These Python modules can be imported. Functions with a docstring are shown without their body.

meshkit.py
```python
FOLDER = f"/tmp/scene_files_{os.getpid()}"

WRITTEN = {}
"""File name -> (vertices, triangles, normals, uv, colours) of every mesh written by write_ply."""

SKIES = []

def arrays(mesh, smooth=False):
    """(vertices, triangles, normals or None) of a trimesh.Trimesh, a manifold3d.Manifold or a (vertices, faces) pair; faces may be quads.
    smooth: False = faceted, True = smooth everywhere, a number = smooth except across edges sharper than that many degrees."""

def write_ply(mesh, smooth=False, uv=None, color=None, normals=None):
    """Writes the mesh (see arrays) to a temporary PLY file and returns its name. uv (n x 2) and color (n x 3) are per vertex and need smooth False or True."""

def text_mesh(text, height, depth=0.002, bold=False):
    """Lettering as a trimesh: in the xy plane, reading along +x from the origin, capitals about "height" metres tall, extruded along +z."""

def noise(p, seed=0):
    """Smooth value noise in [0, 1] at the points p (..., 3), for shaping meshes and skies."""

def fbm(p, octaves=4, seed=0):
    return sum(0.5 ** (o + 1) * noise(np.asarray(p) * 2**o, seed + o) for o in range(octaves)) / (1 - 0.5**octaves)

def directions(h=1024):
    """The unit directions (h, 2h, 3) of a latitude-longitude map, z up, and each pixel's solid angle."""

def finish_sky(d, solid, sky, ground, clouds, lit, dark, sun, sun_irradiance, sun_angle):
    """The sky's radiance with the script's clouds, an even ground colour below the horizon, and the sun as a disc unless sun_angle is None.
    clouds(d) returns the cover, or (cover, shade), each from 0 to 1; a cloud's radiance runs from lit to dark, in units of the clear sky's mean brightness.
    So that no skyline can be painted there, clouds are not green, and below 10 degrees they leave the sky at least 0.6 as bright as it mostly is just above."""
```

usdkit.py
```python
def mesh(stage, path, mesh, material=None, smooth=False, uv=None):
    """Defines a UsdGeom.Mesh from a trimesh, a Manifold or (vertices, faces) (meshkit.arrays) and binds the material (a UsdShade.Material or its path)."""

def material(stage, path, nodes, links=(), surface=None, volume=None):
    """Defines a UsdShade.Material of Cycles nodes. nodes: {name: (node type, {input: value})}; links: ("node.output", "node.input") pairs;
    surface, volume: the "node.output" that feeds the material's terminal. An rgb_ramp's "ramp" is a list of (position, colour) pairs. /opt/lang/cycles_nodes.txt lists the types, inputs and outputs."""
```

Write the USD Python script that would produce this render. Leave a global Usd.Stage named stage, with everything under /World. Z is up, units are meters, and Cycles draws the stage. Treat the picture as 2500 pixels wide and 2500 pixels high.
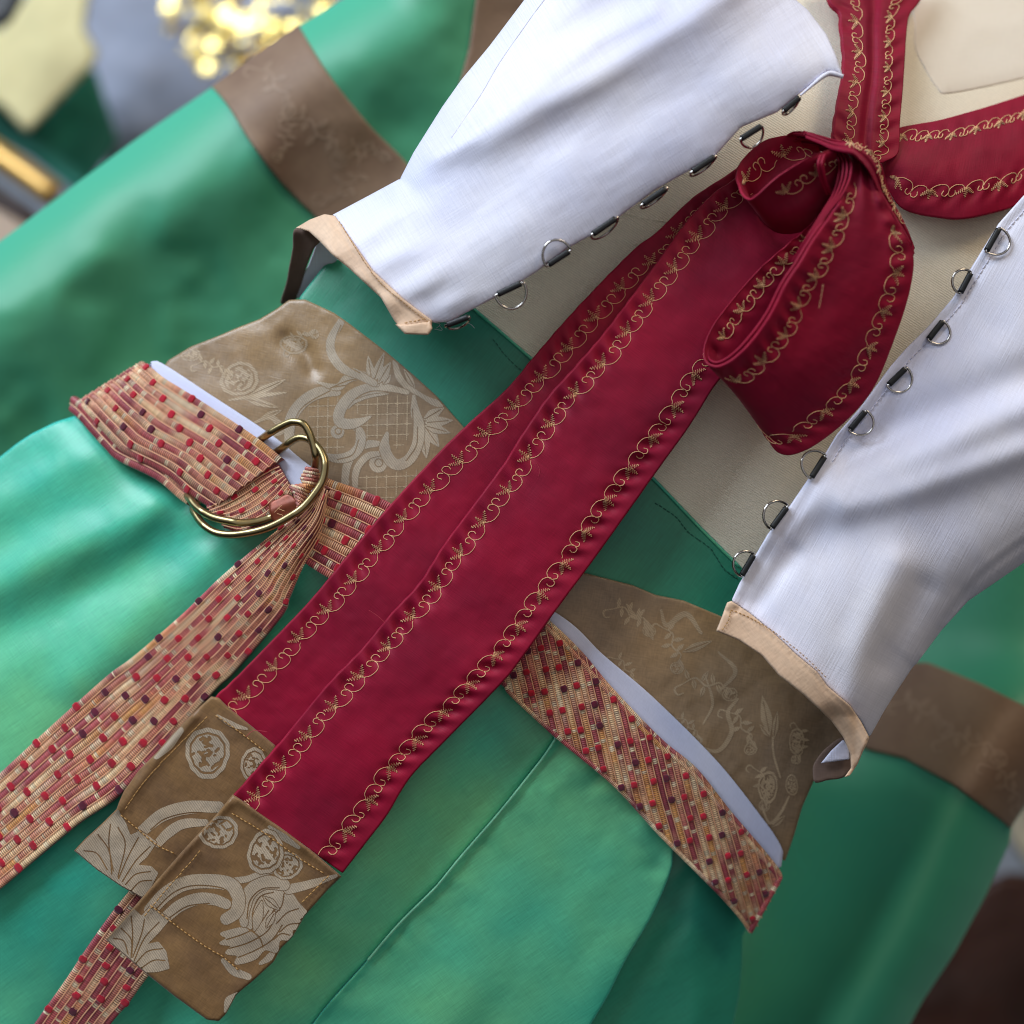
import math, random
import numpy as np, shapely
from shapely.geometry import Polygon, LineString, Point, MultiPolygon, box
from shapely.ops import unary_union
from scipy.spatial import Delaunay
from scipy.ndimage import map_coordinates
import meshkit, usdkit
from pxr import Usd, UsdGeom, UsdLux, Gf, Sdf, UsdShade

rng = np.random.default_rng(7)
stage = Usd.Stage.CreateInMemory()
UsdGeom.SetStageUpAxis(stage, 'Z'); UsdGeom.SetStageMetersPerUnit(stage, 1.0)
UsdGeom.Xform.Define(stage, '/World'); UsdGeom.Scope.Define(stage, '/World/Looks')

# ---------------------------------------------------------------- camera and lamps
# The dress form stands upright. The camera looks level at its front, rolled, so the garment's vertical is slanted in the picture.
D, S, N = 0.50, 0.42, 1932.0          # camera distance, width of the view at the form's front, units of the working drawing
QM = S / N                            # metres per drawing unit at the front of the form
UP = np.array([0.58, 0.8146])         # the garment's upward direction in the picture plane
RIGHT = np.array([UP[1], -UP[0]])
Z0 = 1.15                             # height of the picture's centre above the floor


def world(p):
    """(u right, v up in the picture plane, w towards the camera) in metres -> world."""
    p = np.asarray(p, float)
    u, v, w = p[..., 0], p[..., 1], p[..., 2]
    return np.stack([RIGHT[0] * u + RIGHT[1] * v, -w, UP[0] * u + UP[1] * v + Z0], -1)


def uvw(x, y, w):
    x, y, w = np.broadcast_arrays(np.asarray(x, float), np.asarray(y, float), np.asarray(w, float))
    k = (D - w) / D
    return np.stack([(x / N - .5) * S * k, (.5 - y / N) * S * k, w], -1)


def frame_matrix(eu, ev, ew, at):
    R = [world(e) - world((0, 0, 0)) for e in (eu, ev, ew)]
    t = world(at)
    return Gf.Matrix4d(*R[0], 0, *R[1], 0, *R[2], 0, *t, 1)


cam = UsdGeom.Camera.Define(stage, '/World/camera')
cam.CreateHorizontalApertureAttr(36.0); cam.CreateVerticalApertureAttr(36.0)
cam.CreateFocalLengthAttr(36.0 * D / S)
cam.CreateFStopAttr(3.3); cam.CreateFocusDistanceAttr(D + 0.004)
cam.CreateClippingRangeAttr(Gf.Vec2f(0.02, 50)); cam.CreateExposureAttr(0.0)
UsdGeom.Xformable(cam).AddTransformOp().Set(frame_matrix((1, 0, 0), (0, 1, 0), (0, 0, 1), (0, 0, D)))


def lamp(name, at, aim, w, h, color, power):
    at, aim = np.array(at, float), np.array(aim, float)
    z = at - aim; z /= np.linalg.norm(z)
    x = np.cross((.58, .81, 0), z); x /= np.linalg.norm(x)
    y = np.cross(z, x)
    l = UsdLux.RectLight.Define(stage, '/World/' + name)
    l.CreateWidthAttr(w); l.CreateHeightAttr(h); l.CreateColorAttr(Gf.Vec3f(*color)); l.CreateIntensityAttr(power)
    UsdGeom.Xformable(l).AddTransformOp().Set(frame_matrix(x, y, z, at))


lamp('window_light', (-0.95, 1.25, 0.68), (0, 0, 0), 1.0, 1.0, (0.80, 0.89, 1.0), 11.8)
lamp('warm_lamp', (0.80, 1.25, 0.60), (0.1, 0.1, -0.05), 0.50, 0.50, (1.0, 0.82, 0.60), 10.5)
lamp('added_fill', (0.3, 0.2, 2.2), (0, 0, 0), 3.4, 3.4, (1.0, 0.97, 0.97), 0.44)  # unseen fill panel added behind the camera, softens shade and feeds metal reflections

# ---------------------------------------------------------------- materials
def lin(c):
    c = np.asarray(c, float) / 255
    return tuple(np.where(c <= .04045, c / 12.92, ((c + .055) / 1.055) ** 2.4))


def fabric(name, c1, c2, rough=.6, sheen=.3, sheen_tint=None, spec=.4, patch=25, weave=(1800, 160), weave_h=.00012, ribs=None, tex=.12, coat2=None, oneway=1.):
    """Cloth: base colour drifting between c1 and c2, thread streaks along and across, bump of the same streaks."""
    c1, c2 = lin(c1), lin(c2)
    n = {"uv": ("texture_coordinate", {}),
         "big": ("noise_texture", {"scale": float(patch), "detail": 3.0, "roughness": .55}),
         "bigr": ("rgb_ramp", {"ramp": [(.36, c1), (.64, c2)]}),
         "m1": ("mapping", {"scale": (weave[0], weave[1], 1.0)}), "n1": ("noise_texture", {"scale": 1.0, "detail": 2.0}),
         "m2": ("mapping", {"scale": (weave[1], weave[0], 1.0), "location": (7.3, 2.1, 0)}), "n2": ("noise_texture", {"scale": 1.0, "detail": 2.0}),
         "add": ("math", {"math_type": "multiply_add", "value2": oneway}), "half": ("math", {"math_type": "multiply", "value2": 1 / (1 + oneway)}),
         "dark": ("map_range", {"from_min": .3, "from_max": .7, "to_min": 1 - tex, "to_max": 1 + tex}),
         "mul": ("vector_math", {"math_type": "scale"}),
         "bump": ("bump", {"height": 0.0, "distance": weave_h, "strength": .8}),
         "p": ("principled_bsdf", {"roughness": rough, "sheen_weight": sheen, "sheen_roughness": .4, "sheen_tint": sheen_tint or (1, 1, 1), "specular_ior_level": spec})}
    l = [("uv.UV", "big.vector"), ("big.fac", "bigr.fac"), ("uv.UV", "m1.vector"), ("m1.vector", "n1.vector"), ("uv.UV", "m2.vector"), ("m2.vector", "n2.vector"),
         ("n2.fac", "add.value1"), ("n1.fac", "add.value3"), ("add.value", "half.value1"), ("half.value", "dark.value"), ("bigr.color", "mul.vector1"), ("dark.result", "mul.scale"),
         ("half.value", "bump.height"), ("bump.normal", "p.normal")]
    if ribs:                                                    # ribbed weave: (period in metres, direction in radians)
        n["rm"] = ("mapping", {"rotation": (0, 0, ribs[1])}); n["rw"] = ("wave_texture", {"scale": .314 / ribs[0], "distortion": .6, "detail": 1.0, "detail_scale": 3.0})
        n["ra"] = ("math", {"math_type": "multiply_add", "value2": .55})
        l = [x for x in l if x not in (("half.value", "dark.value"), ("half.value", "bump.height"))]
        l += [("uv.UV", "rm.vector"), ("rm.vector", "rw.vector"), ("rw.fac", "ra.value1"), ("half.value", "ra.value3"), ("ra.value", "dark.value"), ("ra.value", "bump.height")]
        n["dark"] = ("map_range", {"from_min": .3, "from_max": 1.2, "to_min": 1 - tex, "to_max": 1 + tex})
    if coat2 is None:
        l.append(("mul.vector", "p.base_color"))
    else:                                                       # shot silk: warp of one colour, weft of another, seen by angle
        n["lw"] = ("layer_weight", {"blend": .42}); n["mixc"] = ("mix_color", {"b": lin(coat2)})
        l += [("mul.vector", "mixc.a"), ("lw.facing", "mixc.fac"), ("mixc.result", "p.base_color"), ("bump.normal", "lw.normal")]
        del l[-1]
    return usdkit.material(stage, '/World/Looks/' + name, n, l, surface="p.BSDF")


def plain(name, c, rough=.5, metal=0., spec=.5, noise=0., nscale=300., bump=0., sheen=0.):
    c = np.array(lin(c))
    n = {"p": ("principled_bsdf", {"base_color": tuple(c), "roughness": rough, "metallic": metal, "specular_ior_level": spec, "sheen_weight": sheen})}
    l = []
    if noise or bump:
        n |= {"tc": ("texture_coordinate", {}), "n": ("noise_texture", {"scale": nscale, "detail": 3.0})}
        l += [("tc.object", "n.vector")]
    if noise:
        n["r"] = ("rgb_ramp", {"ramp": [(.3, tuple(c * (1 - noise))), (.7, tuple(np.minimum(c * (1 + noise), 1)))]})
        l += [("n.fac", "r.fac"), ("r.color", "p.base_color")]
    if bump:
        n["b"] = ("bump", {"distance": bump, "strength": .8}); l += [("n.fac", "b.height"), ("b.normal", "p.normal")]
    return usdkit.material(stage, '/World/Looks/' + name, n, l, surface="p.BSDF")


def tinted(name, rough=.45, sheen=.2, spec=.5):
    """Yarn whose dye changes along its length: the dye is carried by the mesh."""
    n = {"a": ("attribute", {"attribute": "tint"}), "p": ("principled_bsdf", {"roughness": rough, "sheen_weight": sheen, "specular_ior_level": spec})}
    return usdkit.material(stage, '/World/Looks/' + name, n, [("a.color", "p.base_color")], surface="p.BSDF")


M = {}
M['crimson'] = fabric('crimson', (126, 4, 43), (156, 9, 50), .60, .10, (1, .25, .35), .25, 18, (2400, 110), .00014, tex=.12, oneway=.5)
M['crimson_fold'] = M['crimson']
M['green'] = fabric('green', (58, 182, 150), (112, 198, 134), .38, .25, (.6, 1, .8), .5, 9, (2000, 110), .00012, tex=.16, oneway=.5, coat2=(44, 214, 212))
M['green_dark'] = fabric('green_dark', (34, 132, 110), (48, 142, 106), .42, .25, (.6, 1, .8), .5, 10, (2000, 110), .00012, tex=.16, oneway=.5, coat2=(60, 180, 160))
M['green_panel'] = fabric('green_panel', (60, 150, 118), (78, 158, 112), .48, .25, (.6, 1, .8), .4, 7, (2200, 160), .00007, tex=.06, coat2=(70, 190, 160))
M['white'] = fabric('white', (218, 222, 248), (232, 232, 244), .5, .25, None, .4, 12, (1900, 45), .00030, tex=.06, oneway=.5)
M['white_strip'] = fabric('white_strip', (210, 217, 248), (224, 228, 250), .6, .1, None, .3, 20, (2200, 300), .00016, tex=.05)
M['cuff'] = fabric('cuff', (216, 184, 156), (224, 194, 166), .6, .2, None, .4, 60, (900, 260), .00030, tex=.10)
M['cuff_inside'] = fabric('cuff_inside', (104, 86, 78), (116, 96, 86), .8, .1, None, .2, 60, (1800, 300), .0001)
M['canvas'] = fabric('canvas', (238, 228, 206), (242, 234, 214), .8, .1, None, .2, 20, (1800, 300), .00030, ribs=(.00090, 1.62), tex=.14)
M['brocade'] = fabric('brocade', (136, 114, 90), (164, 132, 92), .36, .25, None, .6, 14, (1700, 260), .00014, tex=.20)
M['brocade_gold'] = fabric('brocade_gold', (118, 88, 58), (140, 106, 66), .45, .25, None, .5, 40, (1700, 260), .00014, tex=.22)
M['brocade_far'] = fabric('brocade_far', (118, 92, 74), (140, 116, 94), .6, .2, None, .4, 24, (1500, 300), .0001, tex=.1)
M['motif'] = fabric('motif', (170, 155, 136), (188, 170, 146), .40, .2, None, .5, 60, (2400, 300), .00022, ribs=(.00085, 1.1), tex=.26)
M['far_motif'] = fabric('far_motif', (140, 116, 96), (158, 134, 112), .55, .2, None, .4, 40, (1500, 300), .0001, tex=.1)
M['motif_faint'] = fabric('motif_faint', (170, 148, 120), (184, 160, 128), .45, .2, None, .5, 60, (2400, 300), .00014, ribs=(.0008, 1.1), tex=.2)
M['thread'] = plain('thread', (240, 192, 138), .45, spec=.5, sheen=.3)
M['thread_pale'] = plain('thread_pale', (236, 180, 140), .45, sheen=.3)
M['stitch'] = plain('stitch', (176, 134, 78), .5)
M['stitch_green'] = plain('stitch_green', (20, 96, 80), .5)
M['fold_highlight'] = plain('fold_highlight', (128, 210, 172), .45, sheen=.4)  # paler than the silk: the highlight along the pinched seam is put into the colour
M['stitch_white'] = plain('stitch_white', (214, 214, 230), .6)
M['hair'] = plain('hair', (190, 60, 80), .6)
M['steel'] = plain('steel', (196, 192, 188), .16, 1.0)
M['brass'] = plain('brass', (170, 154, 112), .34, 1.0, noise=.12, nscale=90)
M['black_tape'] = plain('black_tape', (16, 20, 24), .5, noise=.3, nscale=2500, bump=.0001)
M['copper'] = plain('copper', (128, 60, 38), .4, .35, noise=.2, nscale=400, spec=.6)
M['yarn'] = tinted('yarn', .42, .25)
M['tuft'] = tinted('tuft', .9, .6, .2)
M['band_core'] = fabric('band_core', (120, 52, 58), (146, 78, 66), .7, .2, None, .3, 80, (2500, 800), .0001)
M['neck_cap'] = fabric('neck_cap', (236, 226, 210), (240, 232, 218), .6, .1, None, .3, 20, (2000, 200), .00006, tex=.03)
M['sequin'] = plain('sequin', (244, 216, 130), .25, 1.0)
M['wall'] = plain('wall', (180, 190, 204), .8, noise=.12, nscale=5)
M['cream_cloth'] = plain('cream_cloth', (240, 230, 176), .8, noise=.06, nscale=14)
M['teal_cloth'] = plain('teal_cloth', (50, 150, 134), .6, noise=.3, nscale=18)
M['grey_cloth'] = plain('grey_cloth', (170, 178, 200), .8, noise=.15, nscale=7)
M['rod'] = plain('rod', (214, 172, 100), .35, .6)
M['beige'] = plain('beige', (214, 190, 170), .8)
M['black'] = plain('black', (22, 24, 28), .5)
M['wood'] = plain('wood', (60, 34, 26), .5, noise=.5, nscale=12)
M['ochre'] = plain('ochre', (200, 150, 60), .6)
M['pale'] = plain('pale', (204, 196, 172), .7)

# ---------------------------------------------------------------- things, parts, sub-parts
taken = {}


def numbered(parent, name):
    k = (parent, name); n = taken.get(k, 0); taken[k] = n + 1
    return f"{parent}/{name}" + (f"_{n:03d}" if n else "")


class Thing:
    def __init__(s, name, label=None, cat=None, group=None, kind=None):
        s.path = numbered('/World', name); s.items = []; s.data = dict(label=label, category=cat, group=group, kind=kind)

    def add(s, name, geo, mat, parent=None, label=None, kind=None, smooth=True):
        """geo: (uvw points, faces[, uv[, tint]])"""
        p = numbered(parent or s.path, name)
        if name in ('topstitching', 'woven_lattice'): kind = 'stuff'
        s.items.append((p, geo, mat, label, kind, smooth))
        return p

    def done(s):
        allp = np.vstack([world(np.asarray(g[0]).reshape(-1, 3)) for _, g, *_ in s.items])
        o = np.array([allp[:, 0].mean(), allp[:, 1].mean(), allp[:, 2].min()])
        x = UsdGeom.Xform.Define(stage, s.path); x.AddTranslateOp().Set(Gf.Vec3d(*o))
        for k, v in s.data.items():
            if v: x.GetPrim().SetCustomDataByKey(k, v)
        for p, g, mat, label, kind, smooth in s.items:
            pts = world(g[0]) - o
            f = np.asarray(g[1])
            m = usdkit.mesh(stage, p, (pts, f), M[mat], smooth=smooth, uv=g[2] if len(g) > 2 else None)
            if len(g) > 3 and g[3] is not None:
                UsdGeom.PrimvarsAPI(m).CreatePrimvar("tint", Sdf.ValueTypeNames.Color3fArray, "vertex").Set(np.asarray(g[3], np.float32))
            if label: m.GetPrim().SetCustomDataByKey('label', label)
            if kind: m.GetPrim().SetCustomDataByKey('kind', kind)


def join(*geos):
    v, f, uv, n = [], [], [], 0
    for g in geos:
        a = np.asarray(g[0]).reshape(-1, 3); b = np.asarray(g[1])
        if b.shape[1] == 4: b = np.vstack([b[:, [0, 1, 2]], b[:, [0, 2, 3]]])
        v.append(a); f.append(b + n); n += len(a)
        uv.append(np.asarray(g[2]) if len(g) > 2 and g[2] is not None else a[:, :2])
    return np.vstack(v), np.vstack(f), np.vstack(uv)


# ---------------------------------------------------------------- geometry helpers
def Z(x0, y0, size):
    """Turns points read on an enlarged detail drawing (corner x0, y0, edge size) into drawing units."""
    k = size * .7728 / N
    return lambda pts: [(x0 * .7728 + p[0] * k, y0 * .7728 + p[1] * k) + tuple(p[2:]) for p in pts]


def cr(pts, n=200, closed=False):
    """Smooth curve through pts (any dimension), n points evenly spaced."""
    p = np.asarray(pts, float)
    if closed: p = np.vstack([p[-1], p, p[0], p[1]])
    else: p = np.vstack([2 * p[0] - p[1], p, 2 * p[-1] - p[-2]])
    out = []
    for i in range(1, len(p) - 2):
        t = np.linspace(0, 1, 24, endpoint=False)[:, None]
        a, b, c, d = p[i - 1], p[i], p[i + 1], p[i + 2]
        out.append(.5 * (2 * b + (c - a) * t + (2 * a - 5 * b + 4 * c - d) * t ** 2 + (3 * b - a - 3 * c + d) * t ** 3))
    out = np.vstack(out + [p[-2][None]])
    return resample(out, n)


def resample(p, n):
    p = np.asarray(p, float)
    s = np.r_[0, np.cumsum(np.linalg.norm(np.diff(p[:, :2], axis=0), axis=1))]
    if s[-1] == 0: return np.repeat(p[:1], n, 0)
    q = np.linspace(0, s[-1], n)
    return np.stack([np.interp(q, s, p[:, k]) for k in range(p.shape[1])], 1)


def ldist(x, y, line):
    return shapely.distance(shapely.points(np.ravel(x), np.ravel(y)), LineString(np.asarray(line)[:, :2])).reshape(np.shape(x))


def sdist(x, y, line):
    """Distance to a polyline, positive on its left (as drawn, y down: to the right)."""
    l = np.asarray(line, float)[:, :2]; x = np.asarray(x, float); y = np.asarray(y, float)
    best = np.full(x.shape, 1e9); sg = np.ones(x.shape)
    for a, b in zip(l[:-1], l[1:]):
        e = b - a; L = e @ e
        t = np.clip(((x - a[0]) * e[0] + (y - a[1]) * e[1]) / L, 0, 1)
        d = np.hypot(x - a[0] - t * e[0], y - a[1] - t * e[1])
        c = e[0] * (y - a[1]) - e[1] * (x - a[0])
        m = d < best
        best = np.where(m, d, best); sg = np.where(m, np.sign(c), sg)
    return best * sg


def gauss(d, w): return np.exp(-(d / w) ** 2)
def sstep(x, a, b): t = np.clip((x - a) / (b - a), 0, 1); return t * t * (3 - 2 * t)
def fb(x, y, scale, seed=0, oct=3): return meshkit.fbm(np.stack([np.asarray(x) / scale, np.asarray(y) / scale, np.full(np.shape(x), seed * 3.7)], -1), oct, seed) - .5


def ab(x, y): return -(0) + .8146 * x + .58 * y, -.58 * x + .8146 * y     # across and down the garment


def region(poly, wf, step=8, thick=.0012, roll=4., curve=True, ang=0.):
    """A piece of cloth cut to an outline, lying on the surface wf(x, y), with thickness and a rounded edge."""
    P = poly if hasattr(poly, 'geom_type') else Polygon(np.asarray(poly)[:, :2])
    if not P.is_valid: P = P.buffer(0)
    if P.geom_type == 'MultiPolygon':
        return join(*[region(g, wf, step, thick, roll, curve, ang) for g in P.geoms if g.area > 6])
    rings = []
    for d in ([0, roll * .3, roll] if roll else [0]):
        Q = P.buffer(-d) if d else P
        for g in getattr(Q, 'geoms', [Q]):
            if g.is_empty: continue
            for r in [g.exterior] + list(g.interiors):
                n = max(int(r.length / (step * .8)), 8)
                rings.append(np.array([r.interpolate(i / n, normalized=True).coords[0] for i in range(n)]))
    x0, y0, x1, y1 = P.bounds
    gx, gy = np.meshgrid(np.arange(x0, x1, step) + .37 * step, np.arange(y0, y1, step * .866))
    gx[1::2] += step / 2
    inner = P.buffer(-roll - step * .45)
    k = shapely.contains_xy(inner, gx.ravel(), gy.ravel()) if not inner.is_empty else np.zeros(gx.size, bool)
    pts = np.vstack(rings + [np.stack([gx.ravel()[k], gy.ravel()[k]], 1)])
    pts = pts[np.unique(np.round(pts, 2), axis=0, return_index=True)[1]]
    tri = Delaunay(pts).simplices
    c = pts[tri].mean(1)
    tri = tri[shapely.contains_xy(P, c[:, 0], c[:, 1])]
    a, b, cc = pts[tri[:, 0]], pts[tri[:, 1]], pts[tri[:, 2]]
    cr_ = (b[:, 0] - a[:, 0]) * (cc[:, 1] - a[:, 1]) - (b[:, 1] - a[:, 1]) * (cc[:, 0] - a[:, 0])
    tri = tri[np.abs(cr_) > 1e-3]; cr_ = cr_[np.abs(cr_) > 1e-3]
    tri[cr_ > 0] = tri[cr_ > 0][:, ::-1]                       # y points down: face the camera
    x, y = pts[:, 0], pts[:, 1]
    w = wf(x, y)
    if roll:
        d = shapely.distance(shapely.points(x, y), P.boundary)
        r = np.clip(1 - d / roll, 0, 1)
        w = w - thick * .55 * (1 - np.sqrt(np.maximum(1 - r * r, 0)))
    if not roll:                                               # a woven figure: lies flush in the cloth
        return uvw(x, y, w), tri, np.stack([math.cos(ang) * x + math.sin(ang) * y, -math.sin(ang) * x + math.cos(ang) * y], 1) * QM
    n = len(pts)
    e = np.sort(np.vstack([tri[:, [0, 1]], tri[:, [1, 2]], tri[:, [2, 0]]]), 1)
    eo = np.vstack([tri[:, [0, 1]], tri[:, [1, 2]], tri[:, [2, 0]]])
    _, inv, cnt = np.unique(e, axis=0, return_inverse=True, return_counts=True)
    be = eo[cnt[inv.ravel()] == 1]
    rim = np.vstack([np.stack([be[:, 1], be[:, 0], be[:, 0] + n], 1), np.stack([be[:, 1], be[:, 0] + n, be[:, 1] + n], 1)])
    V = np.vstack([uvw(x, y, w), uvw(x, y, w - thick)])
    F = np.vstack([tri, tri[:, ::-1] + n, rim])
    ca, sa = math.cos(ang), math.sin(ang)
    uv = np.stack([ca * x + sa * y, -sa * x + ca * y], 1) * QM
    return V, F, np.vstack([uv, uv])


class Ribbon:
    """A strip of cloth between two edge curves A and B, each (x, y, w)."""
    def __init__(s, A, B, ns=200, nt=30, wf=None, thick=.0012, roll=.0006, smoothed=True, even=True):
        A = cr(A, ns) if smoothed else resample(A, ns); B = cr(B, ns) if smoothed else resample(B, ns)
        t = np.linspace(0, 1, nt)
        t = np.sort(np.r_[t, .008, .022, .978, .992])
        s.t = t; s.ns = ns; nt = len(t)
        G = A[:, None] * (1 - t[None, :, None]) + B[:, None] * t[None, :, None]
        if G.shape[2] == 2: G = np.concatenate([G, np.zeros(G.shape[:2] + (1,))], 2)
        C = G[:, nt // 2, :2]
        s.sl = np.r_[0, np.cumsum(np.linalg.norm(np.diff(C, axis=0), axis=1))]; s.L = s.sl[-1]
        s.W = np.linalg.norm((B - A)[:, :2], axis=1)
        sl = np.repeat(s.sl[:, None], nt, 1); tt = np.repeat(t[None], ns, 0)
        if wf is not None: G[..., 2] += wf(G[..., 0], G[..., 1], sl, tt, np.repeat(s.W[:, None], nt, 1))
        s.wid = s.W.mean()
        U = uvw(G[..., 0], G[..., 1], G[..., 2])
        s.U = U
        du, dv = np.gradient(U, axis=0), np.gradient(U, axis=1)
        nn = np.cross(du, dv); nn /= np.maximum(np.linalg.norm(nn, axis=2, keepdims=True), 1e-12)
        if nn[ns // 2, nt // 2, 2] < 0 and even: nn = -nn
        s.n = nn
        e = np.minimum(tt, 1 - tt) * s.W[:, None] * QM
        r = np.clip(1 - e / max(roll, 1e-9), 0, 1)
        s.front = U - nn * (thick * .5 * (1 - np.sqrt(np.maximum(1 - r * r, 0))))[..., None]
        s.thick = thick; s.nt = nt; s.tt = tt
        s.uvs = np.stack([sl * QM, tt * s.W[:, None] * QM], -1)

    def geo(s):
        ns, nt = s.ns, s.nt
        r = np.arange(ns * nt).reshape(ns, nt)
        q = np.stack([r[:-1, :-1], r[1:, :-1], r[1:, 1:], r[:-1, 1:]], -1).reshape(-1, 4)
        back = s.front - s.n * s.thick
        n = ns * nt
        b = np.r_[r[:, 0], r[-1, 1:], r[::-1, -1][1:], r[0, ::-1][1:]]
        rim = np.stack([b[:-1], b[:-1] + n, b[1:] + n, b[1:]], 1)
        F = np.vstack([q, q[:, ::-1] + n, rim])
        V = np.vstack([s.front.reshape(-1, 3), back.reshape(-1, 3)])
        F = np.vstack([F[:, [0, 1, 2]], F[:, [0, 2, 3]]])
        # orient towards +normal
        a = V[F[0]]; nf = np.cross(a[1] - a[0], a[2] - a[0])
        if nf @ s.n[0, 0] < 0: F = F[:, ::-1]
        uv = s.uvs.reshape(-1, 2)
        return V, F, np.vstack([uv, uv])

    def at(s, sl, t, off=0.):
        """Point at length sl (drawing units) and fraction t, off metres off the surface."""
        i = np.interp(sl, s.sl, np.arange(s.ns)); j = np.interp(t, s.t, np.arange(s.nt))
        c = np.stack([np.ravel(i), np.ravel(j)])
        P = np.stack([map_coordinates(s.front[..., k], c, order=1, mode='nearest') for k in range(3)], -1)
        Nn = np.stack([map_coordinates(s.n[..., k], c, order=1, mode='nearest') for k in range(3)], -1)
        return P + Nn * (np.ravel(off)[:, None] if np.ndim(off) else off)


def tube(path, r, sides=6, closed=False, cap=True):
    p = np.asarray(path, float); n = len(p)
    tan = np.gradient(p, axis=0) if not closed else np.roll(p, -1, 0) - np.roll(p, 1, 0)
    tan /= np.maximum(np.linalg.norm(tan, axis=1, keepdims=True), 1e-12)
    ref = np.array([0.13, .21, .97])
    a = np.cross(tan, ref); bad = np.linalg.norm(a, axis=1) < .15
    a[bad] = np.cross(tan[bad], (1, .1, 0)); a /= np.linalg.norm(a, axis=1, keepdims=True)
    b = np.cross(tan, a)
    th = np.arange(sides) * 2 * math.pi / sides
    R = np.broadcast_to(np.asarray(r, float), (n,))[:, None, None]
    V = (p[:, None] + R * (np.cos(th)[None, :, None] * a[:, None] + np.sin(th)[None, :, None] * b[:, None])).reshape(-1, 3)
    F = []
    m = n if closed else n - 1
    i = np.arange(m)[:, None]; j = np.arange(sides)[None]
    i2, j2 = (i + 1) % n, (j + 1) % sides
    q = np.stack([i * sides + j, i * sides + j2, i2 * sides + j2, i2 * sides + j], -1).reshape(-1, 4)
    F = np.vstack([q[:, [0, 1, 2]], q[:, [0, 2, 3]]])
    if not closed and cap:
        V = np.vstack([V, p[:1], p[-1:]]); c0, c1 = len(V) - 2, len(V) - 1
        k = np.arange(sides); k2 = (k + 1) % sides
        F = np.vstack([F, np.stack([np.full(sides, c0), k2, k], 1), np.stack([np.full(sides, c1), (n - 1) * sides + k, (n - 1) * sides + k2], 1)])
    return V, F, V[:, :2]


def stroke(pts, width, taper=(0.4, 1, .5), n=40):
    c = cr(pts, n); d = np.gradient(c, axis=0); d /= np.maximum(np.linalg.norm(d, axis=1, keepdims=True), 1e-9)
    nrm = np.stack([-d[:, 1], d[:, 0]], 1)
    wd = np.interp(np.linspace(0, 1, n), np.linspace(0, 1, len(taper)), taper)[:, None] * width / 2
    p = Polygon(np.vstack([c + nrm * wd, (c - nrm * wd)[::-1]]))
    return unary_union([p.buffer(0), Point(c[0]).buffer(max(wd[0, 0], .3)), Point(c[-1]).buffer(max(wd[-1, 0], .3))])


def groove(pts, g=1.1): return LineString(cr(pts, 50)).buffer(g)
def leaf(p0, p1, width, vein=True, g=.9):
    p0, p1 = np.array(p0[:2], float), np.array(p1[:2], float)
    s_ = stroke([p0, (p0 + p1) / 2, p1], width, (0.05, .6, 1, .85, .5, .05))
    return s_.difference(LineString([p0 + (p1 - p0) * .1, p1 - (p1 - p0) * .15]).buffer(g)) if vein else s_


LIKE = []


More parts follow.
